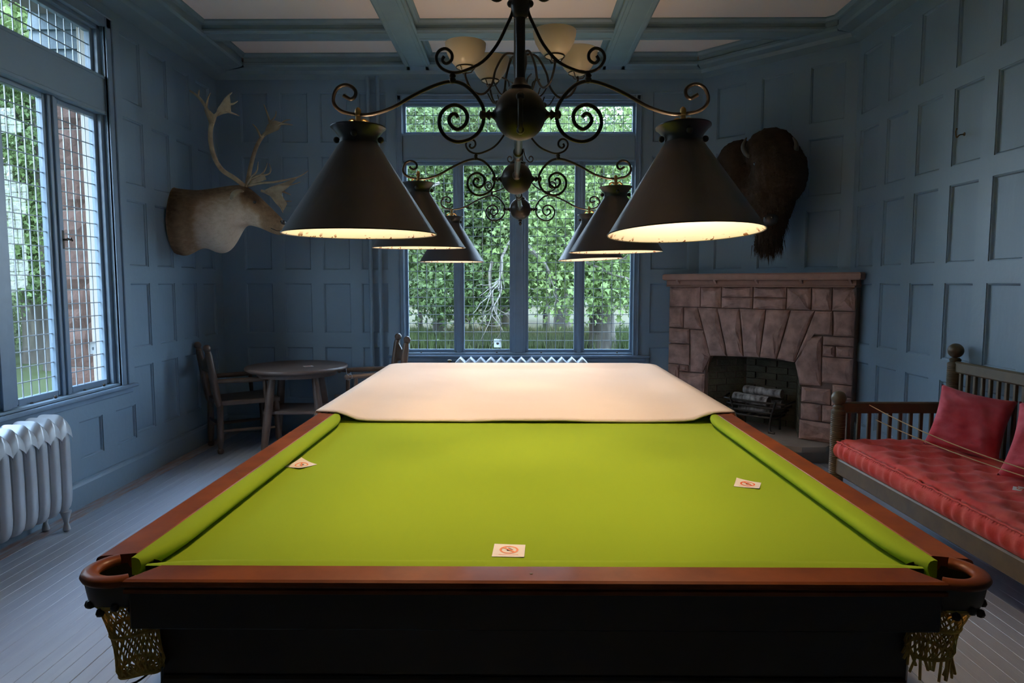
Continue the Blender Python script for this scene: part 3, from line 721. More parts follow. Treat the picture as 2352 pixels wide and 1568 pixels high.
# ---------------------------------------------------------------- billiard light fixture
bl = thing('billiard_light', 'black wrought iron six-shade light fixture hanging over the billiard table', 'light fixture', (0, 3.46, 2.02))
U = .00132
ARM = [(793-4, 219), (797, 224), (806, 228), (815, 222), (817, 210), (808, 200), (793, 196), (776, 203), (766, 222), (768, 240), (785, 255), (815, 262), (852, 262), (901, 247), (950, 220), (999, 198), (1035, 189), (1060, 193), (1080, 206), (1100, 229), (1111, 253), (1109, 283), (1097, 305), (1075, 320), (1048, 324), (1024, 313), (1010, 291), (1010, 268), (1022, 250), (1043, 241), (1063, 248), (1073, 264), (1069, 284), (1052, 296), (1037, 288), (1031, 275), (1037, 263), (1047, 262), (1052, 270)]
BRACE = [(1180, 20), (1176, 40), (1166, 62), (1142, 108), (1109, 145), (1068, 165), (1040, 169), (1015, 159), (1003, 139), (1009, 122), (1025, 116), (1038, 126), (1038, 141), (1026, 149), (1017, 142), (1021, 133)]
TOPS = [(1178, -60), (1172, -30), (1160, -2), (1145, 11), (1130, 6), (1127, -10), (1137, -19), (1148, -12), (1145, -2)]
def unit(yu, xoff, zc, drop_l, drop_r, tilts):
    c = Vector((xoff, yu, zc))
    def Q(p, sx_): return c+Vector((sx_*(p[0]-1195)*U*-1 if sx_ < 0 else (p[0]-1195)*U*-1*-1, 0, -(p[1]-262)*U))
    # ball with its equator seam
    m = MB(); m.lathe([(.0005, -.079)]+[(.078*math.sin(t), -.078*math.cos(t)) for t in [PI*k/20 for k in range(1, 10)]]+[(.0795, -.003), (.0795, .003)]+[(.078*math.sin(t), -.078*math.cos(t)) for t in [PI*k/20 for k in range(11, 20)]]+[(.0005, .078)], 32, c)
    m.build('ball', M['iron'], bl, smooth=True, angle=60)
    m = MB(); m.tube([c+Vector((0, 0, .075)), Vector((c.x, c.y, ZC-.02))], .0148, 16)
    m.lathe([(.034, .070), (.036, .078), (.022, .088), (.018, .10), (.015, .105)], 20, c); m.build('rod', M['iron'], bl, smooth=True, angle=50)
    m = MB(); m.lathe([(.016, .28), (.022, .285), (.026, .30), (.030, .315), (.026, .33), (.022, .345), (.022, .40), (.027, .41), (.022, .42), (.015, .425)], 20, c)
    for s_ in (-1, 1): m.ball(c+Vector((s_*.029, 0, .322)), .011, 10, 8)
    m.build('collar', M['iron'], bl, smooth=True, angle=50)
    m = MB(); m.lathe([(.016, ZC-.07), (.05, ZC-.055), (.07, ZC-.02), (.072, ZC)], 24, (c.x, c.y, 0)); m.build('ceiling_rose', M['iron'], bl, smooth=True)
    for sx_ in (-1, 1):
        mir = lambda p: Vector((c.x+(-1 if sx_ > 0 else 1)*(p[0]-1195)*U, c.y, c.z-(p[1]-262)*U))
        m = MB(); m.tube(smooth_path([mir(p) for p in ARM], 4), [.0058]*1 if False else .0058, 8)
        # stub joining the ball
        a = c+Vector((sx_*.072, 0, -.002)); ax = (sx_, 0, 0)
        m.lathe([(.012, 0), (.019, .004), (.012, .010), (.009, .014), (.009, .018), (.017, .021), (.010, .028), (.008, .032), (.013, .038), (.014, .044), (.010, .050), (.001, .053)], 14, a, axis=ax)
        kn = mir((1040, 181)); m.lathe([(.006, -.016), (.010, -.012), (.011, -.004), (.008, 0), (.011, .006), (.006, .014)], 12, kn)
        m.build('arm', M['iron'], bl, smooth=True, angle=60)
        m = MB(); m.tube(smooth_path([mir(p) for p in BRACE], 4), .0050, 8); m.build('brace', M['iron'], bl, smooth=True, angle=60)
        m = MB(); m.tube(smooth_path([mir(p) for p in TOPS], 4), .0048, 8); m.build('scroll', M['iron'], bl, smooth=True, angle=60)
        hp = mir((822, 259)); build_shade(hp, (drop_l if sx_ < 0 else drop_r), tilts[0] if sx_ < 0 else tilts[1])
SH = {}
ZRIM = -.365
def build_shade(hp, dz, tilt):
    """shade with its hanger; local origin at the arm, rim .365 below"""
    if not SH:
        m = MB(); m.lathe([(.234, ZRIM), (.2345, ZRIM+.004), (.231, ZRIM+.006), (.057, -.090), (.055, -.086), (.054, -.0865), (.2295, ZRIM+.0055), (.232, ZRIM+.001), (.234, ZRIM)], 56)
        SH['o'] = m.mesh('lamp_shade', M['shade'], True, None, 30)
        m = MB(); m.lathe([(.2335, ZRIM+.0002), (.2285, ZRIM+.0045), (.053, -.090)], 56); SH['i'] = m.mesh('reflector', M['enamel'], True, None, 60)
        m = MB(); m.lathe([(.056, -.094), (.058, -.088), (.056, -.080), (.060, -.070), (.078, -.048), (.083, -.045), (.083, -.042), (.076, -.046), (.057, -.070), (.053, -.088)], 40); SH['c'] = m.mesh('shade_collar', M['shade'], True, None, 40)
        m = MB()
        m.lathe([(.004, -.012), (.009, -.008), (.010, .0), (.009, .010), (.004, .016)], 12)
        m.tube([(0, 0, -.010), (0, 0, -.040)], .0085, 10); m.lathe([(.008, -.04), (.016, -.046), (.018, -.07), (.018, -.115), (.014, -.12)], 16, caps=True)
        for s_ in (-1, 1): m.tube(smooth_path([(s_*.052, 0, -.086), (s_*.040, 0, -.055), (s_*.030, 0, -.028), (s_*.016, 0, -.019), (s_*.006, 0, -.028)]), .0038, 6)
        m.tube([(-.054, 0, -.086), (.054, 0, -.086)], .003, 6)
        SH['h'] = m.mesh('hanger', M['gilt'], True, None, 50)
        m = MB(); m.lathe([(.0005, -.185), (.012, -.183), (.022, -.176), (.028, -.163), (.027, -.15), (.018, -.132), (.013, -.12)], 16); SH['b'] = m.mesh('bulb', M['bulb'], True)
        m = MB(); m.ball((0, 0, 0), .010, 12, 8); SH['k'] = m.mesh('knob', M['horn'], True)
    def mk(n_, par, loc=(0, 0, 0)):
        o = bpy.data.objects.new(SH[n_].name, SH[n_]); COL.objects.link(o); o.parent = par; o.location = loc; return o
    s = mk('o', bl, hp-ORG[bl.name]); s.rotation_euler = tilt; s.location.z += dz
    for n_ in 'ichb':
        mk(n_, s)
    for k in range(4):
        a = -PI/2+k*PI/2+.03; mk('k', s, (.067*math.cos(a), .067*math.sin(a), -.080 if k != 0 else -.072))
unit(2.12, .006, 2.010, .0, .0, ((0, 0, 0), (math.radians(-3.6), math.radians(-1.2), 0)))
unit(3.46, -.007, 2.019, .018, -.004, ((math.radians(1), 0, 0), (math.radians(.3), math.radians(-.6), 0)))
unit(4.96, .015, 2.029, -.016, 0, ((0, 0, 0), (math.radians(-.8), math.radians(-2.2), 0)))
m = MB()
for (a, b) in (((.006, 2.20, 2.010), (-.007, 3.39, 2.019)), ((-.007, 3.53, 2.019), (.015, 4.89, 2.029))):
    a, b = Vector(a), Vector(b); m.tube([a, b], .013, 14); t = (b-a).normalized()
    m.lathe([(.013, 0), (.026, .004), (.026, .015), (.016, .02), (.022, .03), (.022, .045), (.013, .06)], 16, a-t*.005, axis=t)
    m.lathe([(.013, 0), (.026, .004), (.026, .015), (.016, .02), (.022, .03), (.022, .045), (.013, .06)], 16, b+t*.005, axis=-t)
    mid = a+t*(b-a).length*.5; m.lathe([(.013, -.06), (.02, -.055), (.02, -.04), (.016, -.035), (.016, .035), (.02, .04), (.02, .055), (.013, .06)], 16, mid, axis=t)
m.build('pipe', M['iron'], bl, smooth=True, angle=40)
m = MB(); m.tube(smooth_path([(.006, 2.045, 2.045), (.006, 2.03, 2.03), (.006, 2.022, 1.99), (.006, 2.035, 1.955), (.006, 2.06, 1.945)]), .0075, 10); m.ball((.006, 2.035, 2.04), .013, 10, 8); m.ball((.006, 2.055, 1.948), .012, 10, 8)
m.build('front_hook', M['iron'], bl, smooth=True)
m = MB(); m.lathe([(.012, -.078), (.016, -.085), (.008, -.092), (.012, -.10), (.008, -.112), (.001, -.118)], 14, (.015, 4.96, 2.029)); m.build('finial', M['iron'], bl, smooth=True)

# ---------------------------------------------------------------- hall chandelier with frosted bowls
ch = thing('bowl_chandelier', 'unlit iron chandelier with four frosted glass bowls near the back of the ceiling', 'chandelier', (.01, 3.93, 2.6))
m = MB(); m.tube([(.01, 3.93, 2.86), (.01, 3.93, ZB+.005)], .011, 12); m.lathe([(.06, ZB), (.055, ZB-.02), (.02, ZB-.035), (.011, ZB-.04)], 20, (.01, 3.93, 0)); m.build('stem', M['iron'], ch, smooth=True, angle=50)
m = MB(); m.lathe([(.001, 2.44), (.012, 2.45), (.018, 2.465), (.010, 2.48), (.022, 2.50), (.030, 2.53), (.022, 2.56), (.018, 2.60), (.028, 2.66), (.040, 2.72), (.038, 2.77), (.022, 2.82), (.013, 2.86)], 24, (.01, 3.93, 0)); m.build('body', M['iron'], ch, smooth=True, angle=60)
for k, (bx, by) in enumerate(((.19, 3.69), (.335, 3.98), (-.165, 4.12), (-.29, 3.87))):
    d = Vector((bx-.01, by-3.93, 0)); L = d.length; e = d/L; c = Vector((.01, 3.93, 0))
    A = lambda r_, z_: c+e*r_*L+Vector((0, 0, z_))
    m = MB(); m.tube(smooth_path([A(.08, 2.77), A(.28, 2.765), A(.45, 2.68), A(.52, 2.60), A(.68, 2.545), A(.88, 2.56), A(1.0, 2.63), A(1.0, 2.665)]), .0065, 8)
    m.tube(smooth_path([A(.50, 2.62), A(.36, 2.55), A(.22, 2.56), A(.22, 2.62), A(.34, 2.64)]), .0045, 6)
    m.tube(smooth_path([A(.60, 2.55), A(.50, 2.50), A(.40, 2.51), A(.42, 2.545)]), .004, 6)
    m.ball(A(.42, 2.50), .015, 10, 8)
    m.tube([Vector((bx+.052*math.cos(t), by+.052*math.sin(t), 2.682)) for t in [2*PI*i_/20 for i_ in range(21)]], .004, 6, caps=False)
    for t in (0, 2.1, 4.2): m.tube([(bx, by, 2.65), (bx+.03*math.cos(t), by+.03*math.sin(t), 2.655), (bx+.052*math.cos(t), by+.052*math.sin(t), 2.682)], .0035, 6)
    m.build('arm', M['iron'], ch, smooth=True, angle=60)
    m = MB(); prof = [(.001, 2.672), (.035, 2.675), (.050, 2.683), (.080, 2.715), (.100, 2.75), (.111, 2.785), (.113, 2.808)]
    m.lathe(prof+[(r_-.003, z_+.001) for r_, z_ in prof[::-1][:-1]]+[(.001, 2.677)], 36, (bx, by, 0)); m.build('glass_bowl', M['bowl'], ch, smooth=True, angle=60)

# ---------------------------------------------------------------- fireplace on the diagonal wall
fp = thing('fireplace', 'brown sandstone fireplace with rock-faced arch set across the corner', 'fireplace', (2.132, 6.197, 0))
FC, FS, FN = Vector((2.132, 6.197, 0)), Vector((q, -q, 0)), Vector((q, q, 0))
def FP(s, z, d=0): return FC+FS*s+FN*(-d)+Vector((0, 0, z))      # d = proud of the face, towards the room
def fpt(cx, cy_, c=8.33):
    p = at_c(1500+cx/3.137, 580+cy_/3.137, c); return ((p-FC).dot(FS), p.z)
def rock(poly, dep=.022):
    """poly: (s,z) corners; joint shrink, raised irregular rock face"""
    cx = sum(p[0] for p in poly)/len(poly); cz = sum(p[1] for p in poly)/len(poly); n = len(poly)
    sh = lambda p, a: (p[0]+(cx-p[0])*min(.45, a/max(.02, math.hypot(p[0]-cx, p[1]-cz))), p[1]+(cz-p[1])*min(.45, a/max(.02, math.hypot(p[0]-cx, p[1]-cz))))
    ring = []
    for i_ in range(n):      # subdivide edges
        a, b = poly[i_], poly[(i_+1) % n]; L = math.hypot(b[0]-a[0], b[1]-a[1]); k = max(1, int(L/.09))
        for j_ in range(k): ring.append((a[0]+(b[0]-a[0])*j_/k, a[1]+(b[1]-a[1])*j_/k))
    N = len(ring); m = MB()
    r0 = [FP(*sh(p, .004), -.06) for p in ring]; r1 = [FP(*sh(p, .004+random.uniform(0, .003)), .002) for p in ring]
    r2 = [FP(*sh(p, .020+random.uniform(0, .012)), dep*random.uniform(.45, .9)) for p in ring]; r3 = [FP(*sh(p, .05+random.uniform(0, .02)), dep*random.uniform(.7, 1.35)) for p in ring]
    m.v = r0+r1+r2+r3+[FP(cx+random.uniform(-.02, .02), cz+random.uniform(-.02, .02), dep*random.uniform(.8, 1.5))]
    for k in range(3):
        for i_ in range(N): a, b = k*N+i_, k*N+(i_+1) % N; m.f.append((a, b, b+N, a+N))
    for i_ in range(N): m.f.append((3*N+i_, 3*N+(i_+1) % N, 4*N))
    m.f.append(tuple(range(N))[::-1]); m.build('stone', M['stone'], fp)
SL, SR = -.885, .868
random.seed(21)
def R4(x0, x1, y0, y1): return [fpt(x0, y0), fpt(x1, y0), fpt(x1, y1), fpt(x0, y1)]
stones = []
zt, z1r = 1.468, 1.268
def zrow(xs, za, zb): stones.extend([[(a, za), (b, za), (b, zb), (a, zb)] for a, b in zip(xs[:-1], xs[1:])])
ss = lambda cx, cy_: fpt(cx, cy_)[0]
xs = [SL, ss(342, 320), ss(493, 320), ss(721, 320), ss(963, 320), ss(1142, 320), ss(1290, 320), SR]
for i_, (a, b) in enumerate(zip(xs[:-1], xs[1:])):
    if i_ in (2, 3): stones += [[(a, 1.37), (b, 1.37), (b, zt), (a, zt)], [(a, z1r), (b, z1r), (b, 1.37), (a, 1.37)]]
    else: stones.append([(a, z1r), (b, z1r), (b, zt), (a, zt)])
tz = z1r
def vs(top0, top1, bot1, bot0): stones.append([(ss(bot0[0], bot0[1]), fpt(*bot0)[1]), (ss(*bot1), fpt(*bot1)[1]), (ss(*top1), tz), (ss(*top0), tz)])
vs((322, 400), (461, 400), (532, 748), (412, 746)); vs((463, 400), (622, 402), (650, 750), (536, 748)); vs((624, 402), (813, 404), (766, 757), (654, 750))
vs((815, 404), (992, 408), (888, 770), (770, 757)); vs((994, 408), (1166, 412), (1016, 793), (892, 770))
stones.append([fpt(1018, 793), fpt(1112, 595), (ss(1296, 595), fpt(1296, 595)[1]), (ss(1296, 412), tz), (ss(1168, 412), tz)])
stones.append([fpt(1056, 955), fpt(1210, 962), fpt(1220, 600), fpt(1114, 598), fpt(1020, 795)])
stones.append([(ss(1298, 600), 1.058), (SR, 1.058), (SR, tz), (ss(1298, 415), tz)])
stones += [[(ss(1222, 670), .98), (SR, .98), (SR, 1.056), (ss(1222, 610), 1.056)]]
stones += [[(ss(1218, 742), .885), (ss(1312, 742), .885), (ss(1312, 672), .978), (ss(1220, 672), .978)], [(ss(1314, 742), .885), (SR, .885), (SR, .978), (ss(1314, 672), .978)]]
stones += [[(ss(1214, 925), .66), (SR, .66), (SR, .883), (ss(1216, 745), .883)]]
jx = .452
stones += [[(ss(1290, 1010), .56), (SR, .56), (SR, .658), (ss(1290, 925), .658)], [(jx, .475), (.70, .475), (.70, .61), (jx, .61)], [(.705, .475), (SR, .475), (SR, .556), (.705, .556)]]
stones += [[(jx, .325), (.63, .325), (.63, .472), (jx, .472)], [(.632, .325), (SR, .325), (SR, .472), (.632, .472)], [(jx-.01, .15), (SR, .15), (SR, .322), (jx-.01, .322)]]
# left side
stones += [[(SL, 1.062), (-.722, 1.062), (-.722, tz), (SL, tz)], [(-.718, 1.055), (ss(362, 555), 1.055), (ss(320, 400), tz), (-.718, tz)]]
stones += [[(SL, .905), (ss(265, 665), .905), (ss(265, 548), 1.052), (SL, 1.058)], [(ss(268, 872), .635), (-.50, .635), (-.425, .79), (ss(412, 744), .805), (ss(364, 558), 1.052), (ss(268, 556), 1.052)]]
stones += [[(SL, .70), (ss(264, 805), .70), (ss(264, 667), .902), (SL, .902)], [(SL, .50), (-.76, .50), (-.76, .697), (SL, .697)], [(-.757, .635), (-.655, .635), (-.655, .697), (-.757, .697)]]
jl = -.47
stones += [[(-.757, .44), (jl, .44), (jl, .632), (-.757, .632)], [(SL, .30), (-.72, .30), (-.72, .437), (SL, .437)], [(-.717, .30), (jl, .30), (jl, .437), (-.717, .437)], [(SL, .15), (jl, .15), (jl, .297), (SL, .297)], [(SL, .44), (-.76, .44), (-.76, .497), (SL, .497)]]
for s_ in stones: rock(s_)
# body behind the face: mortar core with the opening, firebox
m = MB(); OP = [(-.462, 0), (-.462, .60), (-.415, .80), (.15, .822), (.375, .80), (.44, .61), (.44, 0)]
def pr(poly): m.prism([FP(s_, z_, -.012) for s_, z_ in poly], FN*.17)
pr([(SL, 0), (-.47, 0), (-.47, .60), (-.425, .81), (-.425, 1.47), (SL, 1.47)]); pr([(.45, 0), (SR, 0), (SR, 1.47), (.385, 1.47), (.385, .81), (.45, .61)])
pr([(-.425, .812), (.15, .83), (.385, .812), (.385, 1.47), (-.425, 1.47)]); m.build('masonry_core', M['mortar'], fp)
m = MB()   # firebox: splayed sides, back and sloped top
B = [(-.46, 0), (.44, 0)]; D = -.40
m.add([FP(-.47, .13, 0), FP(-.25, .13, D), FP(-.25, .95, D), FP(-.47, .95, 0)], [(0, 1, 2, 3)]); m.add([FP(.45, .13, 0), FP(.25, .13, D), FP(.25, .95, D), FP(.45, .95, 0)], [(3, 2, 1, 0)])
m.add([FP(-.47, .90, -.02), FP(.45, .90, -.02), FP(.25, .95, D), FP(-.25, .95, D)], [(0, 1, 2, 3)]); m.add([FP(-.26, .13, D-.01), FP(.26, .13, D-.01), FP(.26, .97, D-.01), FP(-.26, .97, D-.01)], [(0, 1, 2, 3)])
m.build('firebox', M['mortar'], fp, fix=False)
MB().prism([FP(-.55, -.02, -.19), FP(.55, -.02, -.19), FP(.35, -.02, -.52), FP(-.35, -.02, -.52)], (0, 0, 1.15)).build('firebox_light_block', M['mortar'], fp, fix=False) if False else None
m = MB()  # unseen shell added around the firebox to keep outside light from leaking in
for a_, b_ in ((FP(-.60, 0, -.12), FP(-.34, 0, -.50)), (FP(-.34, 0, -.50), FP(.34, 0, -.50)), (FP(.34, 0, -.50), FP(.60, 0, -.12))): m.prism([a_, b_, b_+FN*.06, a_+FN*.06], (0, 0, 1.2))
m.prism([FP(-.62, 1.15, -.1), FP(.62, 1.15, -.1), FP(.40, 1.15, -.55), FP(-.40, 1.15, -.55)], (0, 0, .06)); m.build('firebox_light_block', M['mortar'], fp)
z_ = .15; row = 0
while z_ < .88:
    h = .062; off = (row % 2)*.105
    s_ = -.25-off
    while s_ < .25:
        a, b = max(-.25, s_), min(.25, s_+.20)
        if b-a > .03:
            m = MB(); P0 = [FP(a+.003, z_+.003, D+.012), FP(b-.003, z_+.003, D+.012), FP(b-.003, z_+h-.003, D+.012), FP(a+.003, z_+h-.003, D+.012)]; m.prism(P0, FN*.02); m.build('brick', M['brick'], fp)
        s_ += .21
    for (e0, e1) in ((FP(-.465, 0, -.02), FP(-.255, 0, D)), (FP(.445, 0, -.02), FP(.255, 0, D))):
        L = (e1-e0).length; t = (e1-e0)/L; nn = Vector((t.y, -t.x, 0)); nn = nn if nn.dot(FP(0, 0, -.2)-e0) > 0 else -nn
        x_ = -off
        while x_ < L:
            a, b = max(0.01, x_), min(L, x_+.20)
            if b-a > .03:
                m = MB(); m.prism([e0+t*(a+.003)+nn*.012+Vector((0, 0, z_+.003)), e0+t*(b-.003)+nn*.012+Vector((0, 0, z_+.003)), e0+t*(b-.003)+nn*.012+Vector((0, 0, z_+h-.003)), e0+t*(a+.003)+nn*.012+Vector((0, 0, z_+h-.003))], -nn*.02); m.build('brick', M['brick'], fp)
            x_ += .21
    z_ += h; row += 1
# mantel shelf with bed mould and small brackets
def fslab(m, s0, s1, z0, z1, d0, d1, c=.006):
    pts = [(s0, z0, d0), (s1, z0, d0), (s1, z0, d1), (s0, z0, d1)]
    k = len(m.v)
    ring = lambda z, e, f: [FP(s0+e, z, d0), FP(s1-e, z, d0), FP(s1-e, z, d1-e), FP(s0+e, z, d1-e)]
    m.v += ring(z0, c, 0)+ring(z0+c, 0, 0)+ring(z1-c, 0, 0)+ring(z1, c, 0)
    for r_ in range(3):
        for i_ in range(4): a, b = k+r_*4+i_, k+r_*4+(i_+1) % 4; m.f.append((a, b, b+4, a+4))
    m.f.append((k+3, k+2, k+1, k)); m.f.append((k+12, k+13, k+14, k+15))
m = MB(); fslab(m, -.905, .93, 1.527, 1.588, -.125, .10, .012); m.build('mantel_shelf', M['mantel'], fp)
m = MB(); fslab(m, -.89, .88, 1.476, 1.530, -.12, .045, .008); fslab(m, -.888, .874, 1.466, 1.480, -.12, .055, .004); m.build('bed_mould', M['mantel'], fp)
for cx in (205, 472, 768, 1090, 1442):
    s_ = ss(cx, 222); m = MB(); m.prism([FP(s_-.010, 1.526, .045), FP(s_-.010, 1.526, .088), FP(s_-.010, 1.500, .058), FP(s_-.010, 1.492, .045)], FS*.020); m.build('bracket', M['mantel'], fp)
m = MB(); poly = [FP(-.85, .105, -.1), FP(.72, .105, -.1), FP(.735, .105, .15), FP(.60, .105, .30), FP(.2, .105, .40), FP(-.3, .105, .40), FP(-.7, .105, .28), FP(-.85, .105, .1)]
m.prism(poly, (0, 0, .045)); m.prism([p+Vector((0, 0, -.105))+FN*.10 for p in poly], (0, 0, .105)); m.prism([FP(-.47, .05, 0), FP(.45, .05, 0), FP(.25, .05, D), FP(-.25, .05, D)], (0, 0, .09))
m.build('hearth', M['hearth'], fp)
# grate and logs
gt = thing('fire_grate', 'black iron fire basket holding logs inside the stone fireplace', 'fire grate', FP(0, .15, -.12))
def G(s, z, d): return FP(s, z, d)
for k, z_ in enumerate((.29, .335, .38, .425)):
    m = MB(); w = .21+.03*k; pts = [G(-w-.02, z_+.012, -.20), G(-w, z_, -.10), G(-w+.03, z_-.004, -.035), G(0, z_-.006, -.025), G(w-.03, z_-.004, -.035), G(w, z_, -.10), G(w+.02, z_+.012, -.20)]
    m.tube(smooth_path(pts, 4), .0095, 6); m.build('bar', M['iron'], gt, smooth=True)
for s_ in (-.17, .17):
    m = MB(); m.tube(smooth_path([G(s_*1.15, .15, -.015), G(s_, .18, -.03), G(s_, .25, -.035), G(s_*1.1, .33, -.028), G(s_*1.3, .44, -.02)]), .011, 6); m.tube([G(s_*1.15-.03, .158, -.01), G(s_*1.15+.03, .158, -.01)], .010, 6); m.build('leg', M['iron'], gt, smooth=True)
    m = MB(); m.tube([G(s_, .15, -.24), G(s_, .30, -.24)], .010, 6); m.build('leg', M['iron'], gt, smooth=True)
for s_ in (-.12, -.04, .04, .12):
    m = MB(); m.tube([G(s_, .285, -.04), G(s_, .28, -.25)], .008, 6); m.build('bar', M['iron'], gt, smooth=True)
def log(a, b, r_, label):
    a, b = Vector(a), Vector(b); root = thing('birch_log', label, 'log', (a+b)/2, 'birch logs in the fire grate'); t = (b-a)
    m = MB(); pts = [a+t*k/8 for k in range(9)]
    m.tube(pts, [r_*random.uniform(.93, 1.07) for _ in pts], 12); m.build('bark', M['birch'], root, smooth=True, angle=50)
    for e_, sg in ((a, -1), (b, 1)): MB().lathe([(.0005, .0015), (r_*.9, .0015), (r_*.92, 0)], 12, e_, axis=t*sg).build('sawn_end', M['tablewood'], root)
log(G(-.16, .335, -.10), G(.15, .335, -.09), .034, 'pale birch log lowest in the basket behind the front bars')
log(G(-.22, .43, -.11), G(.13, .425, -.08), .046, 'thick mottled birch log lying across the front of the grate')
log(G(-.15, .50, -.17), G(.22, .50, -.15), .040, 'white patched birch log topmost at the back of the grate')
log(G(-.14, .385, -.20), G(.2, .39, -.21), .040, 'dark birch log low at the back of the grate')

# ---------------------------------------------------------------- bison head
bs = thing('bison_head', 'dark shaggy bison head trophy mounted above the stone fireplace', 'trophy head', FP(.14, 2.3, -.20))
def FB(s, z, d): return FP(s, z, d)
import bmesh
def blob(parts, name, mt_, parent, vox=.022, disp=.0):
    m = MB()
    for (c, r_, sc_) in parts:
        R = Matrix((FS, FN, Vector((0, 0, 1)))).transposed(); m.ball(c, r_, 20, 14, sc_, R)
    o = m.build(name, mt_, parent, smooth=True, angle=None, fix=False)
    rm = o.modifiers.new('r', 'REMESH'); rm.mode = 'VOXEL'; rm.voxel_size = vox; rm.use_smooth_shade = True
    sm = o.modifiers.new('s', 'SMOOTH'); sm.iterations = 4
    if disp:
        tx = bpy.data.textures.new(name, 'CLOUDS'); tx.noise_scale = .05; dm = o.modifiers.new('d', 'DISPLACE'); dm.texture = tx; dm.strength = disp; dm.mid_level = .5
    return o
BP = [(FB(-.05, 2.42, -.12), .30, (1.0, .6, 1.15)), (FB(-.17, 2.60, .02), .20, (.95, 1, .9)), (FB(-.13, 2.40, .06), .22, (.85, 1, 1.2)),
      (FB(.17, 2.62, .12), .21, (1, 1.1, .95)), (FB(.27, 2.42, .16), .235, (.95, 1.1, 1.2)), (FB(.22, 2.18, .22), .21, (.95, 1, 1.1)), (FB(.05, 2.25, .10), .20, (1, 1, 1.3)),
      (FB(.20, 2.00, .16), .155, (.85, .9, 1.1)), (FB(.17, 1.86, .12), .10, (1, .8, 1)), (FB(.30, 2.02, .26), .105, (.9, 1, 1.1))]
head = blob(BP, 'shaggy_head', M['fur'], bs, .025, .035)
random.seed(4); m = MB()
for _ in range(5200):          # coarse fur locks
    c, r_, sc_ = random.choice(BP); v = Vector((random.gauss(0, 1), random.gauss(0, 1), random.gauss(0, 1))).normalized()
    if v.y > .5: continue
    p = c+FS*v.x*r_*sc_[0]*.97+FN*v.y*r_*sc_[1]*.97+Vector((0, 0, v.z*r_*sc_[2]*.97))
    n_ = FS*v.x+FN*v.y+Vector((0, 0, v.z)); L = random.uniform(.025, .055)*(1.6 if p.z < 2.05 else 1); w = random.uniform(.003, .006)
    tip = p+n_*L*.45+Vector((random.uniform(-.01, .01), 0, -L)); sd_ = n_.cross(Vector((0, 0, 1))).normalized()*w
    m.v += [p-sd_, p+sd_, tip]; k = len(m.v); m.f.append((k-3, k-2, k-1))
for _ in range(260):         # beard
    p = FB(random.uniform(.07, .30), random.uniform(1.80, 1.92), random.uniform(.06, .22)); tip = p+Vector((random.uniform(-.02, .02), random.uniform(-.02, .02), -random.uniform(.06, .13))); sd_ = FS*.004
    m.v += [p-sd_, p+sd_, tip]; k = len(m.v); m.f.append((k-3, k-2, k-1))
m.build('fur', M['fur'], bs, kind='stuff', fix=False)
for (pts, rr) in (([FB(.09, 2.58, .26), FB(.045, 2.60, .31), FB(.02, 2.66, .33), FB(.045, 2.73, .32)], [.032, .030, .022, .006]), ([FB(.36, 2.55, .22), FB(.42, 2.57, .23), FB(.44, 2.63, .24), FB(.41, 2.69, .24)], [.032, .030, .020, .006])):
    m = MB(); sp = smooth_path(pts, 4); m.tube(sp, [rr[0]+(rr[-1]-rr[0])*(k/(len(sp)-1))**1.3 for k in range(len(sp))], 12); m.build('horn', M['horn'], bs, smooth=True)
MB().ball(FB(.145, 2.495, .345), .019, 12, 8).build('eye', M['eye'], bs, smooth=True); MB().ball(FB(.42, 2.45, .30), .018, 12, 8).build('eye', M['eye'], bs, smooth=True)
m = MB(); m.ball(FB(.30, 2.02, .36), .060, 16, 10, (1, 1, .8)); m.build('muzzle', M['nose'], bs, smooth=True)
for s_ in (.275, .335): MB().ball(FB(s_, 2.035, .412), .011, 8, 6).build('nostril', M['eye'], bs, smooth=True)
for s_ in (-.0, .46): m = MB(); m.ball(FB(s_, 2.52, .20), .045, 12, 8, (1.2, .5, .6)); m.build('ear', M['fur'], bs, smooth=True)

# ---------------------------------------------------------------- caribou head on the left wall
YC = 5.92
cb = thing('caribou_head', 'mounted caribou head with large pale antlers on the left wall', 'trophy head', (XL, YC, 2.0))
prof = [(403, 430, 584, .17), (418, 432, 590, .18), (435, 434, 586, .18), (455, 436, 572, .17), (475, 434, 570, .165), (495, 431, 582, .155), (513, 428, 584, .145), (530, 425, 574, .13), (545, 424, 550, .115), (558, 424, 524, .10), (570, 428, 517, .092), (583, 438, 520, .085), (597, 450, 524, .075), (611, 464, 530, .062), (624, 477, 536, .052), (636, 489, 540, .046), (646, 499, 540, .042), (653, 508, 536, .032), (656, 516, 530, .015)]
m = MB(); n = 20; att = []
for (px, t_, b_, w) in prof:
    P1, P2 = at_y(px, t_, YC), at_y(px, b_, YC); c = (P1+P2)/2; h = (P1.z-P2.z)/2
    if px < 410: c.x = XL
    for j in range(n):
        a = 2*PI*j/n; sn, cs = math.sin(a), math.cos(a)
        m.v.append(Vector((c.x, YC+w*cs*(1-.25*max(0, sn))*(1 if abs(cs) < 2 else 1), c.z+h*sn)))
        up = .5+.5*sn; k = 0
        if px < 430: k = .85+.15*math.sin(a*3)
        elif px < 470: k = .35*up+.42
        elif px < 560: k = up**3*.7
        else: k = .15+max(0, up-.38)*1.9
        if 610 < px < 650: k = .55+.2*up
        if px >= 650: k = .35
        if 460 < px < 560 and up > .85: k = .75
        att.append(min(1, k))
for i_ in range(len(prof)-1):
    for j in range(n): a, b = i_*n+j, i_*n+(j+1) % n; m.f.append((a, b, b+n, a+n))
m.f.append(tuple(range(n))); m.f.append(tuple(range((len(prof)-1)*n, len(prof)*n))[::-1])
hd = m.build('head_and_neck', M['caribou'], cb, smooth=True, angle=None, fix=False)
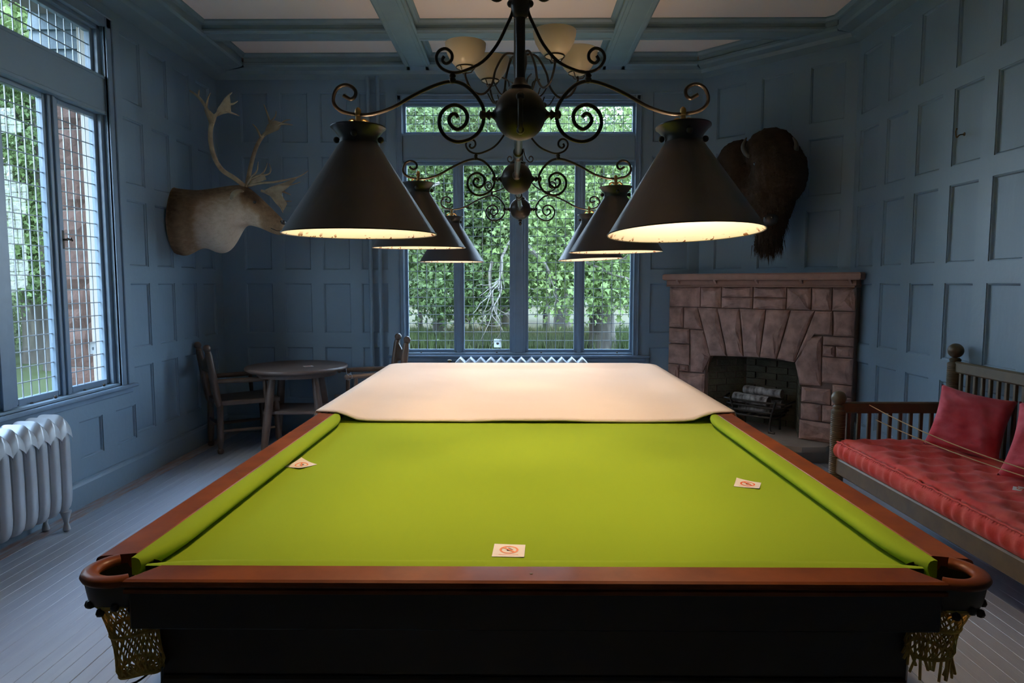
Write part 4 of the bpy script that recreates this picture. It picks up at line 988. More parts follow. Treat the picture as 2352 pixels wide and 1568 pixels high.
at = hd.data.attributes.new('coat', 'FLOAT', 'POINT'); at.data.foreach_set('value', att)
hd.modifiers.new('s', 'SUBSURF').levels = 2; hd.modifiers['s'].render_levels = 2
def CB(px, py, dy=0): return at_y(px, py, YC+dy)
MB().ball(CB(585, 464, -.085), .014, 12, 8).build('eye', M['eye'], cb, smooth=True)
m = MB(); m.ball(CB(650, 512, 0), .034, 14, 10, (.8, 1.0, .75)); m.build('nose', M['nose'], cb, smooth=True)
m = MB(); m.ball(CB(646, 508, -.032), .009, 8, 6); m.build('nostril', M['eye'], cb, smooth=True)
m = MB(); m.tube([CB(650, 530, -.02), CB(636, 530, -.043), CB(622, 524, -.055)], .0035, 6); m.build('mouth', M['nose'], cb, smooth=True)
for dy in (-1, 1):
    m = MB(); pts = smooth_path([CB(558, 440, dy*.08), CB(548, 438, dy*.13), CB(537, 446, dy*.17), CB(530, 458, dy*.18)]); m.tube(pts, [.012+.028*math.sin(PI*k/(len(pts)-1)) for k in range(len(pts))], 10, flat=.4); m.build('ear', M['antler'], cb, smooth=True)
m = MB(); m.add([CB(397+6, 428), ], []) if False else None
def tines(name, specs, palms, dy0):
    m = MB()
    for pts, r0, r1 in specs:
        sp = smooth_path([CB(x_, y_, dy0+(d if False else (pts_d))) for (x_, y_, pts_d) in pts], 4)
        m.tube(sp, [r0+(r1-r0)*k/(len(sp)-1) for k in range(len(sp))], 8)
    for poly in palms:
        P = [CB(x_, y_, dy0+d) for (x_, y_, d) in poly]; c = sum(P, Vector())/len(P)
        k = len(m.v); N = len(P); m.v += [p for p in P]+[c+Vector((0, -.016, 0)), c+Vector((0, .016, 0))]
        for i_ in range(N): m.f += [(k+i_, k+(i_+1) % N, k+N), (k+(i_+1) % N, k+i_, k+N+1)]
    m.build(name, M['antler'], cb, smooth=True, angle=50, fix=False)
# near antler (left in the view), far antler, brow shovels
tines('antler', [([(562, 428, 0), (540, 410, -.06), (510, 390, -.14), (492, 360, -.18), (484, 325, -.20), (484, 295, -.20), (492, 268, -.18)], .021, .020),
                 ([(488, 285, -.2), (472, 245, -.2), (455, 222, -.19), (436, 208, -.18)], .018, .007), ([(474, 245, -.2), (478, 225, -.2), (484, 213, -.2)], .010, .003), ([(492, 268, -.18), (510, 254, -.17), (528, 258, -.16), (550, 266, -.15)], .016, .004),
                 ([(505, 250, -.17), (520, 225, -.17), (533, 212, -.16)], .016, .004), ([(525, 240, -.17), (536, 238, -.16), (546, 232, -.15)], .011, .003), ([(455, 222, -.19), (458, 206, -.19)], .010, .004)],
      [[(492, 270, -.18), (500, 248, -.18), (514, 228, -.17), (528, 218, -.17), (530, 240, -.17), (531, 258, -.16), (512, 262, -.17)], [(482, 288, -.2), (468, 250, -.2), (478, 250, -.2), (494, 265, -.19)]], 0)
tines('antler', [([(568, 426, 0), (572, 400, .08), (580, 365, .16), (590, 335, .20), (604, 312, .22), (625, 294, .22)], .020, .016), ([(600, 318, .2), (590, 296, .2), (580, 285, .2)], .012, .004),
                 ([(622, 296, .22), (617, 270, .22), (606, 240, .22)], .013, .004), ([(625, 294, .22), (648, 285, .2), (672, 287, .2)], .014, .004), ([(640, 288, .2), (655, 277, .2), (668, 275, .2)], .010, .003), ([(620, 280, .2), (632, 268, .2), (634, 255, .2)], .009, .003)],
      [[(604, 314, .21), (614, 286, .22), (630, 276, .21), (650, 282, .2), (640, 298, .2)]], 0)
tines('brow_tine', [([(565, 428, -.02), (580, 405, -.05), (590, 392, -.06), (593, 371, -.06)], .013, .003), ([(578, 410, -.05), (598, 402, -.06), (609, 390, -.06), (614, 374, -.06)], .010, .003), ([(598, 402, -.06), (616, 400, -.06), (622, 390, -.06), (618, 376, -.06)], .008, .003),
                    ([(572, 426, -.02), (600, 420, -.04), (630, 418, -.05), (660, 412, -.05), (688, 405, -.05), (708, 392, -.05)], .013, .003), ([(600, 438, 0), (625, 446, 0), (640, 466, 0), (650, 488, 0)], .012, .004), ([(650, 440, 0), (668, 447, 0)], .008, .003), ([(655, 462, 0), (670, 462, 0)], .008, .003), ([(640, 425, -.03), (665, 425, -.03), (690, 418, -.04)], .009, .003)],
      [[(600, 440, 0), (625, 428, -.02), (650, 420, -.03), (685, 406, -.04), (662, 430, -.02), (648, 440, 0), (648, 455, 0), (660, 468, 0), (651, 484, 0), (636, 470, 0), (620, 450, 0)], [(570, 422, -.03), (586, 402, -.05), (606, 398, -.06), (612, 412, -.05), (590, 420, -.04)]], 0)

# ---------------------------------------------------------------- turned armchairs and round table
def turned(m, a, b, r_, n=12, rings=0, swell=.25):
    a, b = Vector(a), Vector(b); t = b-a; L = t.length; pr_ = []
    K = 14
    for k in range(K+1):
        u_ = k/K; rr = r_*(1-swell*.5+swell*math.sin(PI*u_))
        if k in (0, K): rr *= .8
        pr_.append((rr, u_*L))
        if rings and 0 < k < K and k % max(1, K//rings) == 0: pr_ += [(rr*1.22, u_*L+.004), (rr*1.22, u_*L+.010), (rr, u_*L+.014)]
    m.lathe(pr_, n, a, axis=t, caps=True)
def armchair(label, loc, rz, H=.97, armz=.645):
    root = bpy.data.objects.new('turned_armchair', None); COL.objects.link(root); tag(root, label, 'chair', 'turned oak armchairs'); w0, w1, d = .19, .235, .24
    for s_ in (-1, 1):
        m = MB(); m.lathe([(.020, 0), (.026, .006), (.028, .03), (.018, .045), (.022, .06), (.030, .12), (.028, .42), (.022, .44)], 14, (-d, s_*w0, 0), axis=(.02, 0, 1), caps=True); 
        turned(m, (-d, s_*w0, .42), (-d-.075, s_*w0, H-.06), .031, rings=0, swell=.1); m.ball((-d-.083, s_*w0, H-.033), .033, 16, 12); m.lathe([(.02, 0), (.028, .006), (.02, .012)], 14, (-d-.077, s_*w0, H-.068), axis=(-.12, 0, 1))
        m.build('back_post', M['chairwood'], root, local=True, smooth=True, angle=45)
        m = MB(); m.lathe([(.020, 0), (.027, .006), (.028, .03), (.018, .042), (.022, .055), (.028, .15), (.029, .40), (.024, .45)], 14, (d+.02, s_*(w1+.01), 0), axis=(-.05, -s_*.03, 1), caps=True); m.build('front_leg', M['chairwood'], root, local=True, smooth=True, angle=45)
        m = MB(); turned(m, (-d-.03, s_*w0, armz), (d-.03, s_*(w1+.01), armz-.005), .021, swell=.2); m.ball((d-.02, s_*(w1+.01), armz-.005), .024, 12, 8); m.build('arm', M['chairwood'], root, local=True, smooth=True, angle=45)
        m = MB(); turned(m, (d-.09, s_*w1, .45), (d-.10, s_*(w1+.005), armz), .017); m.build('arm_support', M['chairwood'], root, local=True, smooth=True, angle=45)
        m = MB(); turned(m, (-d, s_*w0, .20), (d+.01, s_*w1, .19), .013); m.build('stretcher', M['chairwood'], root, local=True, smooth=True, angle=45)
    m = MB(); turned(m, (d+.01, -w1, .28), (d+.01, w1, .28), .013); m.build('stretcher', M['chairwood'], root, local=True, smooth=True, angle=45)
    m = MB(); turned(m, (-d, -w0, .26), (-d, w0, .26), .013); m.build('stretcher', M['chairwood'], root, local=True, smooth=True, angle=45)
    m = MB()
    k = [(-d-.01, -w0-.01), (-d-.01, w0+.01), (d+.03, w1+.025), (d+.03, -w1-.025)]
    m.prism([(x_, y_, .425) for x_, y_ in k], (0, 0, .045)); o = m.build('seat', M['chairwood'], root, local=True); bv = o.modifiers.new('b', 'BEVEL'); bv.width = .008; bv.segments = 2
    # slung back panel with a dipped top edge
    m = MB(); 
    def bk_(u, v):
        y_ = (u-.5)*2*(w0-.012); top = H-.10-.055*math.sin(PI*u)+.02*abs(math.cos(PI*u)); bot = H-.27+.03*math.sin(PI*u); z_ = bot+(top-bot)*v
        return (-d-.03-(z_-.55)*.115-.02*math.sin(PI*u), y_, z_)
    m.grid(bk_, 12, 5); o = m.build('back_rest', M['chairwood'], root, local=True, smooth=True, fix=False); sd_ = o.modifiers.new('t', 'SOLIDIFY'); sd_.thickness = .014; sd_.offset = 0
    root.location = loc; root.rotation_euler = (0, 0, rz); ORG[root.name] = Vector(loc); return root
c1 = armchair('dark turned-oak armchair against the left wall, drawn up to the round table', (-2.54, 6.19, 0), math.radians(36))
c2 = armchair('turned-oak armchair between the round table and the billiard table, string across its arms', (-1.36, 6.12, 0), math.radians(202), H=1.03, armz=.70)
RTX, RTY = -2.05, 6.27
rt = thing('round_table', 'low round dark oak table on splayed legs in the back left corner', 'table', (RTX, RTY, 0))
m = MB(); m.lathe([(.0005, .71), (.40, .71), (.44, .703), (.456, .712), (.46, .722), (.458, .733), (.450, .740), (.0005, .741)], 56, (RTX, RTY, 0)); m.build('table_top', M['tablewood'], rt, smooth=True, angle=40)
for k, a in enumerate((-2.25, -.62, .95, 2.45)):
    cx, cy_ = math.cos(a), math.sin(a); m = MB(); turned(m, (RTX+.36*cx, RTY+.36*cy_, 0), (RTX+.25*cx, RTY+.25*cy_, .705), .033, 14); m.build('leg', M['tablewood'], rt, smooth=True, angle=40)
m = MB(); m.cbox(RTX-.25, RTX+.25, RTY-.22, RTY+.22, .32, .35, .006); m.build('shelf', M['tablewood'], rt)
m = MB(); m.lathe([(.34, .655), (.355, .655), (.355, .71), (.34, .71)], 40, (RTX, RTY, 0)); m.build('apron', M['tablewood'], rt, smooth=True, angle=40)
st = MB()
Mx = Matrix.Translation(Vector((-1.36, 6.12, 0))) @ Matrix.Rotation(math.radians(202), 4, 'Z')
A1 = Mx @ Vector((.20, .25, .72)); A2 = Mx @ Vector((.16, -.25, .72))
for k in range(2):
    st.tube(smooth_path([A1, A1*.72+A2*.28+Vector((0, 0, -.05-.02*k)), A1*.4+A2*.6+Vector((0, 0, -.055-.02*k)), A2], 6), .0028, 6)
st.tube([A1+Vector((math.cos(t)*.026, 0, math.sin(t)*.026-.022)) for t in [2*PI*k/12 for k in range(13)]], .0028, 5, caps=False)
st.build('chair_string', M['lead'], None, smooth=True, label='pale string tied across the arms of the chair beside the billiard table', cat='string')

# ---------------------------------------------------------------- radiators
def radiator(name, label, base, e, out, nsec, H, pitch, depth, spike, valve=True):
    """base: corner at floor, e: direction of the row, out: depth direction (towards room)"""
    base, e, out = Vector(base), Vector(e), Vector(out); root = thing(name, label, 'radiator', base)
    zf = .10; mesh_obj = None
    P = lambda u, w, z: base+e*u+out*w+Vector((0, 0, z))
    m = MB(); hw = pitch*.37; N = 22
    outline = []
    for k in range(N):        # superellipse outline in depth/height
        a = 2*PI*k/N; cx, sz = math.cos(a), math.sin(a); pw = .42
        outline.append((depth/2*(1+math.copysign(abs(cx)**pw, cx)), (H+zf)/2+(H-zf-spike)/2*math.copysign(abs(sz)**pw, sz)))
    c0 = (depth/2, (H+zf)/2)
    rings = [(-hw, .80), (-hw*.8, .95), (-hw*.3, 1.0), (hw*.3, 1.0), (hw*.8, .95), (hw, .80)]
    for (u_, s_) in rings:
        for (w_, z_) in outline:
            m.v.append(P(pitch/2+u_, c0[0]+(w_-c0[0])*s_, c0[1]+(z_-c0[1])*(1-(1-s_)*.35)))
    for i_ in range(len(rings)-1):
        for j_ in range(N): a, b = i_*N+j_, i_*N+(j_+1) % N; m.f.append((a, b, b+N, a+N))
    m.f += [tuple(range(N)), tuple(range((len(rings)-1)*N, len(rings)*N))[::-1]]
    # crested cap with a ridge across the depth
    nu, nw = 12, 10
    def cap(u_, w_):
        uu = (u_-.5)*2; ww = (w_-.5)*2*.975; dome = max(0, 1-abs(ww)**4.76)**.21
        z_ = (H+zf)/2+(H-zf-spike)/2*dome+(spike*(1-abs(uu))**2.0+.004)*(.35+.65*dome)-.022*abs(uu)**3
        return P(pitch*(.5+uu*.5), depth/2*(1+ww*1.02), z_)
    m.grid(cap, 14, 26)
    for sg in (0, 1): m.grid(lambda u_, v_: (lambda p: Vector((p.x, p.y, p.z-.03*v_)))(cap(sg, u_)), 26, 1)
    m.tube([P(pitch*.5, depth*.80, H-.03), P(pitch*.5, depth*.84, H-.012)], .006, 8)
    for zz in (zf+.05, H-.10): m.tube([P(0, depth/2, zz), P(pitch, depth/2, zz)], .028, 12)
    s0 = m.build('section', M['radback'], root, smooth=True, angle=50, fix=False)
    for k in range(1, nsec): link_copy(s0, root, loc=e*(k*pitch))
    for k in (0, nsec-1):
        for w_ in (.18, .82):
            m = MB(); c = P(pitch*(k+.5), depth*w_, 0); m.lathe([(.016, 0), (.022, .01), (.018, .03), (.012, .05), (.02, .08), (.032, .125)], 12, c, caps=True); m.build('foot', M['radback'], root, smooth=True)
    if valve:
        m = MB(); c = P(-.06, depth/2, H-.07); m.tube([c, P(0, depth/2, H-.07)], .016, 10); m.tube([c+Vector((0, 0, -.04)), c+Vector((0, 0, .045))], .012, 10); m.ball(c+Vector((0, 0, .05)), .018, 10, 8, (1.3, 1.3, .5)); m.tube([P(-.06, depth/2, 0), c], .012, 10)
        m.build('valve', M['brass'], root, smooth=True)
    return root
radiator('cast_iron_radiator', 'silver cast iron radiator with pointed crests under the back window', (-.615, YB-.24, 0), (1, 0, 0), (0, -1, 0) if False else (0, 1, 0), 13, .762, .0995, .19, .030)
radiator('cast_iron_radiator', 'silver-painted ribbed cast iron radiator under the left window', (XL+.045, 4.06, 0), (0, -1, 0), (1, 0, 0), 12, .70, .0985, .20, .026, valve=False)
m = MB()
for xx in (-1.46, -1.365): m.tube([(xx, YB-.035, 0), (xx, YB-.035, ZB-.03)], .019, 12)
m.build('heating_pipe', M['paint'], None, smooth=True, label='pair of blue-painted vertical pipes left of the back window', cat='pipe')

# ---------------------------------------------------------------- daybed
BX0, BX1, BYf, BYn = 2.02, 2.735, 4.27, 1.95
db = thing('spindle_daybed', 'dark wooden spindle daybed with ball finials along the right wall', 'daybed', (BX0, BYf, 0))
def post(x_, y_, H, fluted):
    m = MB(); pr_ = [(.036, 0), (.042, .01), (.043, .28)]
    z_ = .28
    while z_ < H-.14: pr_ += [(.043, z_), (.0395, z_+.003), (.043, z_+.006)]; z_ += .012
    pr_ += [(.043, H-.125), (.030, H-.115), (.034, H-.10), (.024, H-.09)]
    m.lathe(pr_, 20, (x_, y_, 0), caps=True); m.ball((x_, y_, H-.045), .0455, 20, 14); m.build('post', M['benchwood'], db, smooth=True, angle=35)
for yy in (BYf, BYn): post(BX0, yy, .825, 1); post(BX1, yy, 1.125, 1)
def boxpart(name, *a, c=.008): m = MB(); m.cbox(*a, c); m.build(name, M['benchwood'], db)
boxpart('front_rail', BX0-.02, BX0+.015, BYn, BYf, .305, .405); boxpart('back_seat_rail', BX1-.015, BX1+.02, BYn, BYf, .305, .405)
for yy in (BYf, BYn):
    boxpart('end_rail', BX0, BX1, yy-.02, yy+.02, .685, .755); boxpart('end_rail', BX0, BX1, yy-.02, yy+.02, .305, .405)
    for k in range(10):
        x_ = BX0+(BX1-BX0)*(k+1)/11; m = MB(); m.cbox(x_-.011, x_+.011, yy-.009, yy+.009, .40, .69, .003); m.build('spindle', M['benchwood'], db)
boxpart('back_rail', BX1-.02, BX1+.02, BYn, BYf, .945, 1.015)
nb = 34
for k in range(nb):
    y_ = BYn+(BYf-BYn)*(k+1)/(nb+1); m = MB(); m.cbox(BX1-.009, BX1+.009, y_-.011, y_+.011, .40, .95, .003); m.build('spindle', M['benchwood'], db)
# tufted mattress: top quilted by buttons, ruffled border
mx0, mx1, my0, my1, mz0, mz1 = BX0-.012, BX1-.03, BYn+.03, BYf-.035, .407, .535
ms = thing('velvet_mattress', 'long red velvet button-tufted mattress lying on the daybed', 'mattress', ((mx0+mx1)/2, (my0+my1)/2, mz0))
NUx, NVy = 44, 130
def tuft(x_, y_):
    gx, gy = .145, .15; a = (x_-mx0)/gx; b = (y_-my0)/gy; d = 1e9
    for i_ in (math.floor(a-.5), math.floor(a+.5)):
        for j_ in range(int(math.floor(b))-1, int(math.floor(b))+3):
            off = .5 if j_ % 2 else 0
            dd = math.hypot((a-i_-off)*gx, (b-j_)*gy); d = min(d, dd)
    return min(1, (d/.085))**.7
def mtop(u, v):
    x_ = mx0+(mx1-mx0)*u; y_ = my0+(my1-my0)*v; e = min(u*(mx1-mx0), (1-u)*(mx1-mx0), v*(my1-my0), (1-v)*(my1-my0))
    z_ = mz1-.028*(1-min(1, e/.05))**2+(tuft(x_, y_)-.8)*.030*min(1, e/.07)+noise.noise(Vector((x_*14, y_*14, 0)))*.006+noise.noise(Vector((x_*5, y_*22, 4)))*.003
    return Vector((x_, y_, z_))
m = MB(); m.grid(mtop, NUx, NVy)
def side(fn, n_, nn):
    def g(u, v):
        p = fn(u); a = u*n_; f = math.sin(v*PI)**.6; pl = noise.noise(Vector((a*.55, 0, 7)))*.010+.004*math.sin(a*2.1)
        z_ = p.z+(mz0-p.z)*v; return Vector((p.x+nn[0]*(.020*f+pl*math.sin(v*PI)), p.y+nn[1]*(.020*f+pl*math.sin(v*PI)), z_))
    return g
m.grid(side(lambda u: mtop(0, u), 90, (-1, 0)), NVy*2, 6); m.grid(side(lambda u: mtop(1, u), 90, (1, 0)), NVy, 5); m.grid(side(lambda u: mtop(u, 1), 28, (0, 1)), NUx, 6); m.grid(side(lambda u: mtop(u, 0), 28, (0, -1)), NUx, 6)
m.add([(mx0, my0, mz0), (mx1, my0, mz0), (mx1, my1, mz0), (mx0, my1, mz0)], [(3, 2, 1, 0)])
m.build('ticking', M['velvet'], ms, smooth=True, angle=None)
m = MB(); m.tube([mtop(0, k/120)+Vector((-.004, 0, .002+.002*math.sin(k*1.9))) for k in range(121)], .006, 6); m.tube([mtop(k/40, 1)+Vector((0, .004, .002)) for k in range(41)], .006, 6); m.build('piping', M['velvet'], ms, smooth=True)
def cushion_pillow(c, ux, uy, w, h, t, label, seed):
    """ux, uy: in-plane axes"""
    c, ux, uy = Vector(c), Vector(ux).normalized(), Vector(uy); uy = (uy-ux*uy.dot(ux)).normalized(); nz = ux.cross(uy)
    m = MB(); N = 30
    def fn(sg):
        def g(u, v):
            a, b = u*2-1, v*2-1; ed = (1-abs(a)**2.6)*(1-abs(b)**2.6); pin = 1-.10*(1-abs(a)**2)*abs(b)**3; pin2 = 1-.10*(1-abs(b)**2)*abs(a)**3
            wr = noise.noise(Vector((a*2.3+seed, b*2.3, sg)))*.026+noise.noise(Vector((a*4+b*3+seed, b*6, sg)))*.014+noise.noise(Vector((a*2-b*9+seed, b*4+a*3, sg)))*.007
            return c+ux*(a*w/2*pin2)+uy*(b*h/2*pin)+nz*sg*(t/2*max(0, ed)**.38+wr*max(0, ed)**.5)
        return g
    m.grid(fn(1), N, N); m.grid(fn(-1), N, N)
    o = m.build('velvet_cushion', M['velvet2'], None, smooth=True, angle=None, label=label, cat='cushion', group='velvet cushions on the daybed')
cushion_pillow((2.545, 3.82, .712), (.72, -.66, -.16), (.30, .15, .93), .37, .37, .20, 'square pinkish red velvet cushion leaning by the corner post of the daybed', 1.3)
cushion_pillow((2.60, 3.24, .705), (.66, -.74, -.10), (.42, .20, .88), .42, .40, .19, 'pink-red velvet cushion nearest the camera, cut by the right edge', 5.1)
m = MB()
for (pa, pb, sag) in ((at_y(1997, 930, BYf-.022), Vector((2.45, 1.97, .76)), .10), (at_y(2012, 964, BYf-.03), Vector((2.45, 1.97, .70)), .065)):
    pts = [pa*(1-k/14)+pb*(k/14)+Vector((0, 0, -sag*4*(k/14)*(1-k/14))) for k in range(15)]; m.tube(pts, .0028, 6)
m.build('barrier_rope', M['rope'], None, smooth=True, label='two thin tan cords stretched diagonally above the red mattress', cat='cord')
r = ray(2215, 308); p = r*((XR-.001)/r.x)+Vector((0, 0, EYE))
m = MB(); m.tube(smooth_path([p, p+Vector((-.03, 0, -.005)), p+Vector((-.045, .004, -.02)), p+Vector((-.05, .008, .015)), p+Vector((-.05, .0, .03))]), .004, 6); m.ball(p+Vector((-.05, 0, .032)), .006, 8, 6); m.lathe([(.012, 0), (.010, .004), (.001, .005)], 12, p, axis=(-1, 0, 0))
m.build('wall_hook', M['brass'], None, smooth=True, label='small brass hook high on the right panelled wall', cat='hook')

# ---------------------------------------------------------------- outdoors
GZ = -.55
gr = MB(); gr.add([(-90, 7.05, GZ), (90, 7.05, GZ), (90, 24, GZ), (-90, 24, GZ)], [(0, 1, 2, 3)]); gr.add([(-90, -20, GZ), (-3.5, -20, GZ), (-3.5, 7.05, GZ), (-90, 7.05, GZ)], [(0, 1, 2, 3)])
gr.build('ground', M['lawn'], kind='structure')
gr = MB(); gr.add([(-140, 24, GZ), (140, 24, GZ), (140, 190, GZ+.3), (-140, 190, GZ+.3)], [(0, 1, 2, 3)]); gr.build('field_ground', M['straw'], kind='structure')
RNG = np.random.default_rng(5)
def leaf_mesh(name, mt_, centers, radii, N, size, shell=.55, tiers=1.0):
    """leaf-by-leaf crown: kite-shaped maple leaves in clumps, some pointing lobes"""
    centers = np.array(centers); radii = np.array(radii); vol = radii.prod(1)**(2/3); pick = RNG.choice(len(centers), N, p=vol/vol.sum())
    nc = max(8, N//55); cl_p = RNG.choice(len(centers), nc, p=vol/vol.sum()); d = RNG.normal(size=(nc, 3)); d /= np.linalg.norm(d, axis=1)[:, None]
    rr = (shell+(1-shell)*RNG.random(nc))**.5; cc = centers[cl_p]+d*radii[cl_p]*rr[:, None]
    which = RNG.integers(0, nc, N); sp = size*3.2
    P = cc[which]+RNG.normal(size=(N, 3))*np.array([sp, sp, sp*.45])
    ax = RNG.normal(size=(N, 3))*.6+np.array([0, -.3, -.55]); ax /= np.linalg.norm(ax, axis=1)[:, None]
    b = np.cross(ax, RNG.normal(size=(N, 3))); b /= np.linalg.norm(b, axis=1)[:, None]
    s = size*(.6+.7*RNG.random(N))[:, None]
    # maple outline fan: base, side lobe, tip, side lobe -> 6 outer points
    pts = [(0, 0), (.45, .25), (.30, .50), (1, 0), (.30, -.50), (.45, -.25)]
    pts = [(0, 0), (.25, .55), (.42, .22), (1, 0), (.42, -.22), (.25, -.55)]
    V = np.stack([P+ax*s*px_+b*s*py_ for px_, py_ in pts], 1).reshape(-1, 3)
    F = (np.arange(N)[:, None]*6+np.array([[0, 1, 2, 3, 4, 5]])).reshape(-1)
    me = bpy.data.meshes.new(name); me.vertices.add(N*6); me.vertices.foreach_set('co', V.ravel()); me.loops.add(N*6); me.loops.foreach_set('vertex_index', F.astype(np.int32))
    me.polygons.add(N); me.polygons.foreach_set('loop_start', np.arange(N, dtype=np.int32)*6); me.polygons.foreach_set('loop_total', np.full(N, 6, dtype=np.int32)); me.update(); me.materials.append(mt_)
    return me
def tree(label, x_, y_, trunk_h, trunk_r, blobs, mt_, N, size, group, shell=.5, lean=0, branches=6, name='tree'):
    root = thing(name, label, 'tree', (x_, y_, GZ), group)
    m = MB(); pts = smooth_path([(x_, y_, GZ-.1), (x_+lean*.2, y_, GZ+trunk_h*.3), (x_+lean*.6, y_, GZ+trunk_h*.7), (x_+lean, y_, GZ+trunk_h)])
    K = len(pts); m.tube(pts, [trunk_r*(1.25 if k == 0 else 1.08 if k == 1 else 1-.4*k/K) for k in range(K)], 12)
    random.seed(int(abs(x_*10+y_))); c = blobs
    for k in range(branches):
        bc, br = random.choice(blobs); h = GZ+trunk_h*random.uniform(.35, .95); e = Vector(bc)+Vector((random.uniform(-.6, .6)*br[0], random.uniform(-.6, .2)*br[1], random.uniform(-.5, .5)*br[2]))
        p0 = Vector((x_+lean*.6, y_, h)); mid = (p0+e)/2+Vector((0, 0, .3)); sp = smooth_path([p0, mid, e]); m.tube(sp, [trunk_r*.30*(1-.85*i_/len(sp)) for i_ in range(len(sp))], 6)
    m.build('trunk', M['bark'], root, smooth=True, fix=False)
    me = leaf_mesh('foliage', mt_, [b[0] for b in blobs], [b[1] for b in blobs], N, size, shell)
    o = bpy.data.objects.new('foliage', me); COL.objects.link(o); o.parent = root; o.location = -ORG[root.name]; o['kind'] = 'stuff'
    return root
def X(px, y_): return (px-1190)/1568*y_
G1 = 'maples beyond the back window'
tree('broad maple with thick grey trunk at the right of the back window view', X(1385, 21), 21, 6.5, .42, [((X(1340, 20), 20, 3.6), (2.2, 2, 2.3)), ((X(1430, 20), 20, 5.2), (2.4, 2, 2.4)), ((X(1270, 19), 19, 2.6), (1.2, 1.4, 1.3)), ((X(1440, 19), 19, 2.0), (1.0, 1.2, 1.2)), ((X(1330, 19), 19, 1.3), (1.6, 1.3, .7))], M['leafB'], 24000, 0.139, G1, lean=-.4)
tree('mid green maple with low hanging boughs at the left of the back window view', X(1010, 23), 23, 6, .26, [((X(1010, 22), 22, 3.4), (2.0, 2, 2.0)), ((X(980, 22), 22, 5.8), (2.2, 2, 1.8)), ((X(1010, 21), 21, 1.3), (1.7, 1.3, .8)), ((X(1110, 21), 21, 1.6), (1.1, 1.2, 1.0))], M['leafA'], 24000, 0.139, G1)
tree('maple with bare bleached branches in the middle of the back window view', X(1130, 25), 25, 7, .24, [((X(1120, 24), 24, 5.2), (2.6, 2, 2.4)), ((X(1200, 24), 24, 3.6), (2.2, 2, 1.8)), ((X(1130, 23), 23, 2.9), (1.6, 1.5, 1.2)), ((X(1090, 23), 23, 6.2), (2.6, 2, 1.4))], M['leafA'], 27200, 0.139, G1)
tree('purple-leaved beech behind the left casement of the back window', X(905, 25), 25, 6, .3, [((X(900, 25), 25, 3.4), (1.6, 1.6, 2.2)), ((X(940, 25), 25, 2.0), (.9, 1, 1.0))], M['leafD'], 12800, 0.107, G1, name='beech_tree')
tree('tall dark tree with two pale stems behind the right casement', X(1290, 30), 30, 12, .33, [((X(1260, 30), 30, 6.5), (3.2, 2, 2.8)), ((X(1330, 30), 30, 4.0), (3.4, 2, 2.6)), ((X(1450, 30), 30, 6.6), (3.0, 2, 2.6))], M['leafC'], 24000, 0.164, G1)
tree('dark tree filling the far middle of the back window view', X(1060, 36), 36, 9, .3, [((X(1000, 36), 36, 5.5), (4.2, 2, 4.0)), ((X(1130, 36), 36, 4.4), (3.6, 2, 3.4)), ((X(1230, 36), 36, 3.2), (2.6, 2, 2.3)), ((X(1080, 36), 36, 8.3), (4.6, 2, 2.0))], M['leafC'], 28800, 0.197, G1)
for k, (px, rr) in enumerate(((965, .10), (1080, .07), (1255, .16), (1160, .22), (1190, .14))):
    tree(['slender sapling seen under the left maple boughs', 'thin dark sapling by the left mullion of the back window', 'small trunk standing at the field edge, right of the central mullion', 'stout dark trunk at the field edge below the bleached branches', 'dark trunk hidden behind the central mullion'][k], X(px, 27), 27, 2.6, rr, [((X(px, 27), 27, 2.0), (.8, .8, .7))], M['leafC'], 1440, 0.139, G1, branches=2, name='young_tree')
G2 = 'trees beyond the left window'
def XL_(px, y_): return (px-1190)/1568*y_
tree('leafy bright tree with gaps of sky, seen through the left window', -12.5, 17.5, 8, .28, [((-12.3, 17, 3.6), (1.8, 1.6, 1.5)), ((-13.6, 17, 6.2), (2.2, 1.8, 1.5)), ((-11.2, 18, 6.4), (1.4, 1.4, 1.1)), ((-12.8, 17, 9.0), (3.0, 2, 1.3)), ((-11.6, 17, 2.2), (1.2, 1.2, .8))], M['leafB'], 20800, 0.131, G2)
tree('taller pale green tree farther off beyond the left window', -17.5, 23, 9, .3, [((-17, 23, 3.2), (2.6, 2, 1.8)), ((-15.4, 23, 5.4), (1.4, 1.4, 1.0)), ((-18, 23, 8.0), (2.6, 2, 1.5)), ((-15, 23, 9.5), (2.2, 2, 1.4))], M['leafA'], 19200, 0.148, G2)
tree('dark low tree by the lawn beyond the left window', -17, 28, 4, .3, [((-18, 28, 1.8), (3.4, 2, 2.0)), ((-22, 27, 2.0), (3.0, 2, 2.0))], M['leafC'], 14400, 0.148, G2)
tree('slim green tree beside the stone jamb seen through the left window', -11.0, 16.0, 7, .2, [((-11.1, 16, 2.2), (1.5, 1.3, 1.3)), ((-10.9, 16, 4.4), (1.3, 1.2, 1.3)), ((-11.4, 16.3, 6.6), (1.8, 1.3, 1.2))], M['leafA'], 18900, 0.107, G2)
tree('tall tree over the left window transom', -7.5, 12.5, 9, .2, [((-8.6, 13, 6.6), (1.6, 1.4, 1.0)), ((-7.2, 12.5, 8.2), (2.0, 1.6, 1.1))], M['leafB'], 11200, 0.115, G2)
# belt added mostly out of frame to block low sky at the left window
me = leaf_mesh('sky_blocking_trees', M['leafC'], [(-19+2*math.sin(k*2.1), -18+2.8*k, 2.0+1.3*(k % 3)) for k in range(16)], [(2.2, 2.4, 3.6)]*16, 22000, .40, .3)
o = bpy.data.objects.new('sky_blocking_trees', me); COL.objects.link(o); tag(o, 'added belt of dark trees blocking low sky light from the left window', 'trees', None, 'stuff')
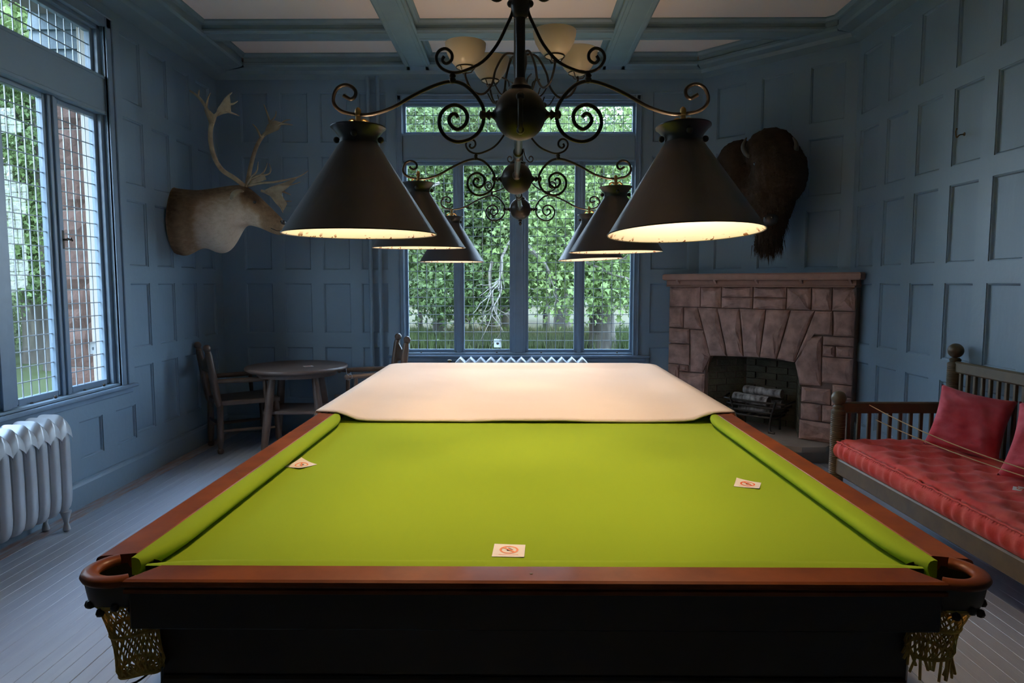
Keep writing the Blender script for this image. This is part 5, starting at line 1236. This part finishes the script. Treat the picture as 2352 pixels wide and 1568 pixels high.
# shrub bank and tall grass
def stuff_leaf(name, label, cat, cs, rs, N, size, mt_):
    me = leaf_mesh(name, M[mt_], cs, rs, N, size, .3); o = bpy.data.objects.new(name, me); COL.objects.link(o); tag(o, label, cat, None, 'stuff'); return o
stuff_leaf('shrub_bank', 'dark shrub bank closing the far side of the field', 'shrubs', [(X(900+60*k, 60), 60, 2.5+(k % 3)) for k in range(12)], [(3.5, 2, 4.2)]*12, 16000, .35, 'leafC')
stuff_leaf('hedge', 'sunlit hedge at the edge of the lawn beyond the left window', 'hedge', [(-13.2-1.6*k, 19.5+.3*k, .4) for k in range(7)], [(1.3, .8, 1.0)]*7, 12000, .11, 'leafA')
N = 26000; P = np.stack([RNG.uniform(-6, 8, N), RNG.uniform(20.5, 25.5, N), np.full(N, GZ)], 1); h = RNG.uniform(.25, .62, N)[:, None]; an = RNG.uniform(0, PI, N); sd_ = np.stack([np.cos(an), np.sin(an), 0*an], 1)*.018
tip = P+np.stack([RNG.normal(0, .10, N), RNG.normal(0, .1, N), h[:, 0]], 1); V = np.stack([P-sd_, P+sd_, tip], 1).reshape(-1, 3)
me = bpy.data.meshes.new('tall_grass'); me.from_pydata(V.tolist(), [], (np.arange(N)[:, None]*3+np.array([[0, 1, 2]])).tolist()); me.materials.append(M['blade'])
o = bpy.data.objects.new('tall_grass', me); COL.objects.link(o); tag(o, 'strip of tall green grass in front of the straw-coloured field', 'grass', None, 'stuff')
# bleached dead branches
random.seed(9); dm = MB()
def twig(p, d, L, r_, depth):
    pts = [p]; 
    for k in range(5): d = (d+Vector((random.uniform(-.35, .35), random.uniform(-.2, .2), random.uniform(-.3, .3)))).normalized(); pts.append(pts[-1]+d*L/5)
    dm.tube(pts, [r_*(1-.6*k/5) for k in range(6)], 5)
    if depth:
        for k in (2, 3, 4, 5):
            if random.random() < .8: twig(pts[k], (d+Vector((random.uniform(-.8, .8), random.uniform(-.3, .3), random.uniform(-.8, .5)))).normalized(), L*.6, r_*.5, depth-1)
for (px, py, dx, dz, L, r_) in ((1180, 545, -.7, -.75, 1.6, .05), (1130, 600, -.4, -.9, 1.5, .045), (1205, 560, .7, -.6, 1.3, .07), (1010, 420, -.7, -.3, 1.0, .05), (1340, 600, .7, -.5, 1.3, .05), (1175, 505, .3, .9, .5, .06)):
    twig(at_y(px, py, 18.3), Vector((dx, 0, dz)).normalized(), L, r_, 2)
dm.build('dead_branch', M['deadwood'], None, smooth=True, fix=False, label='bleached bare branches hanging among the maple leaves outside', cat='branch')
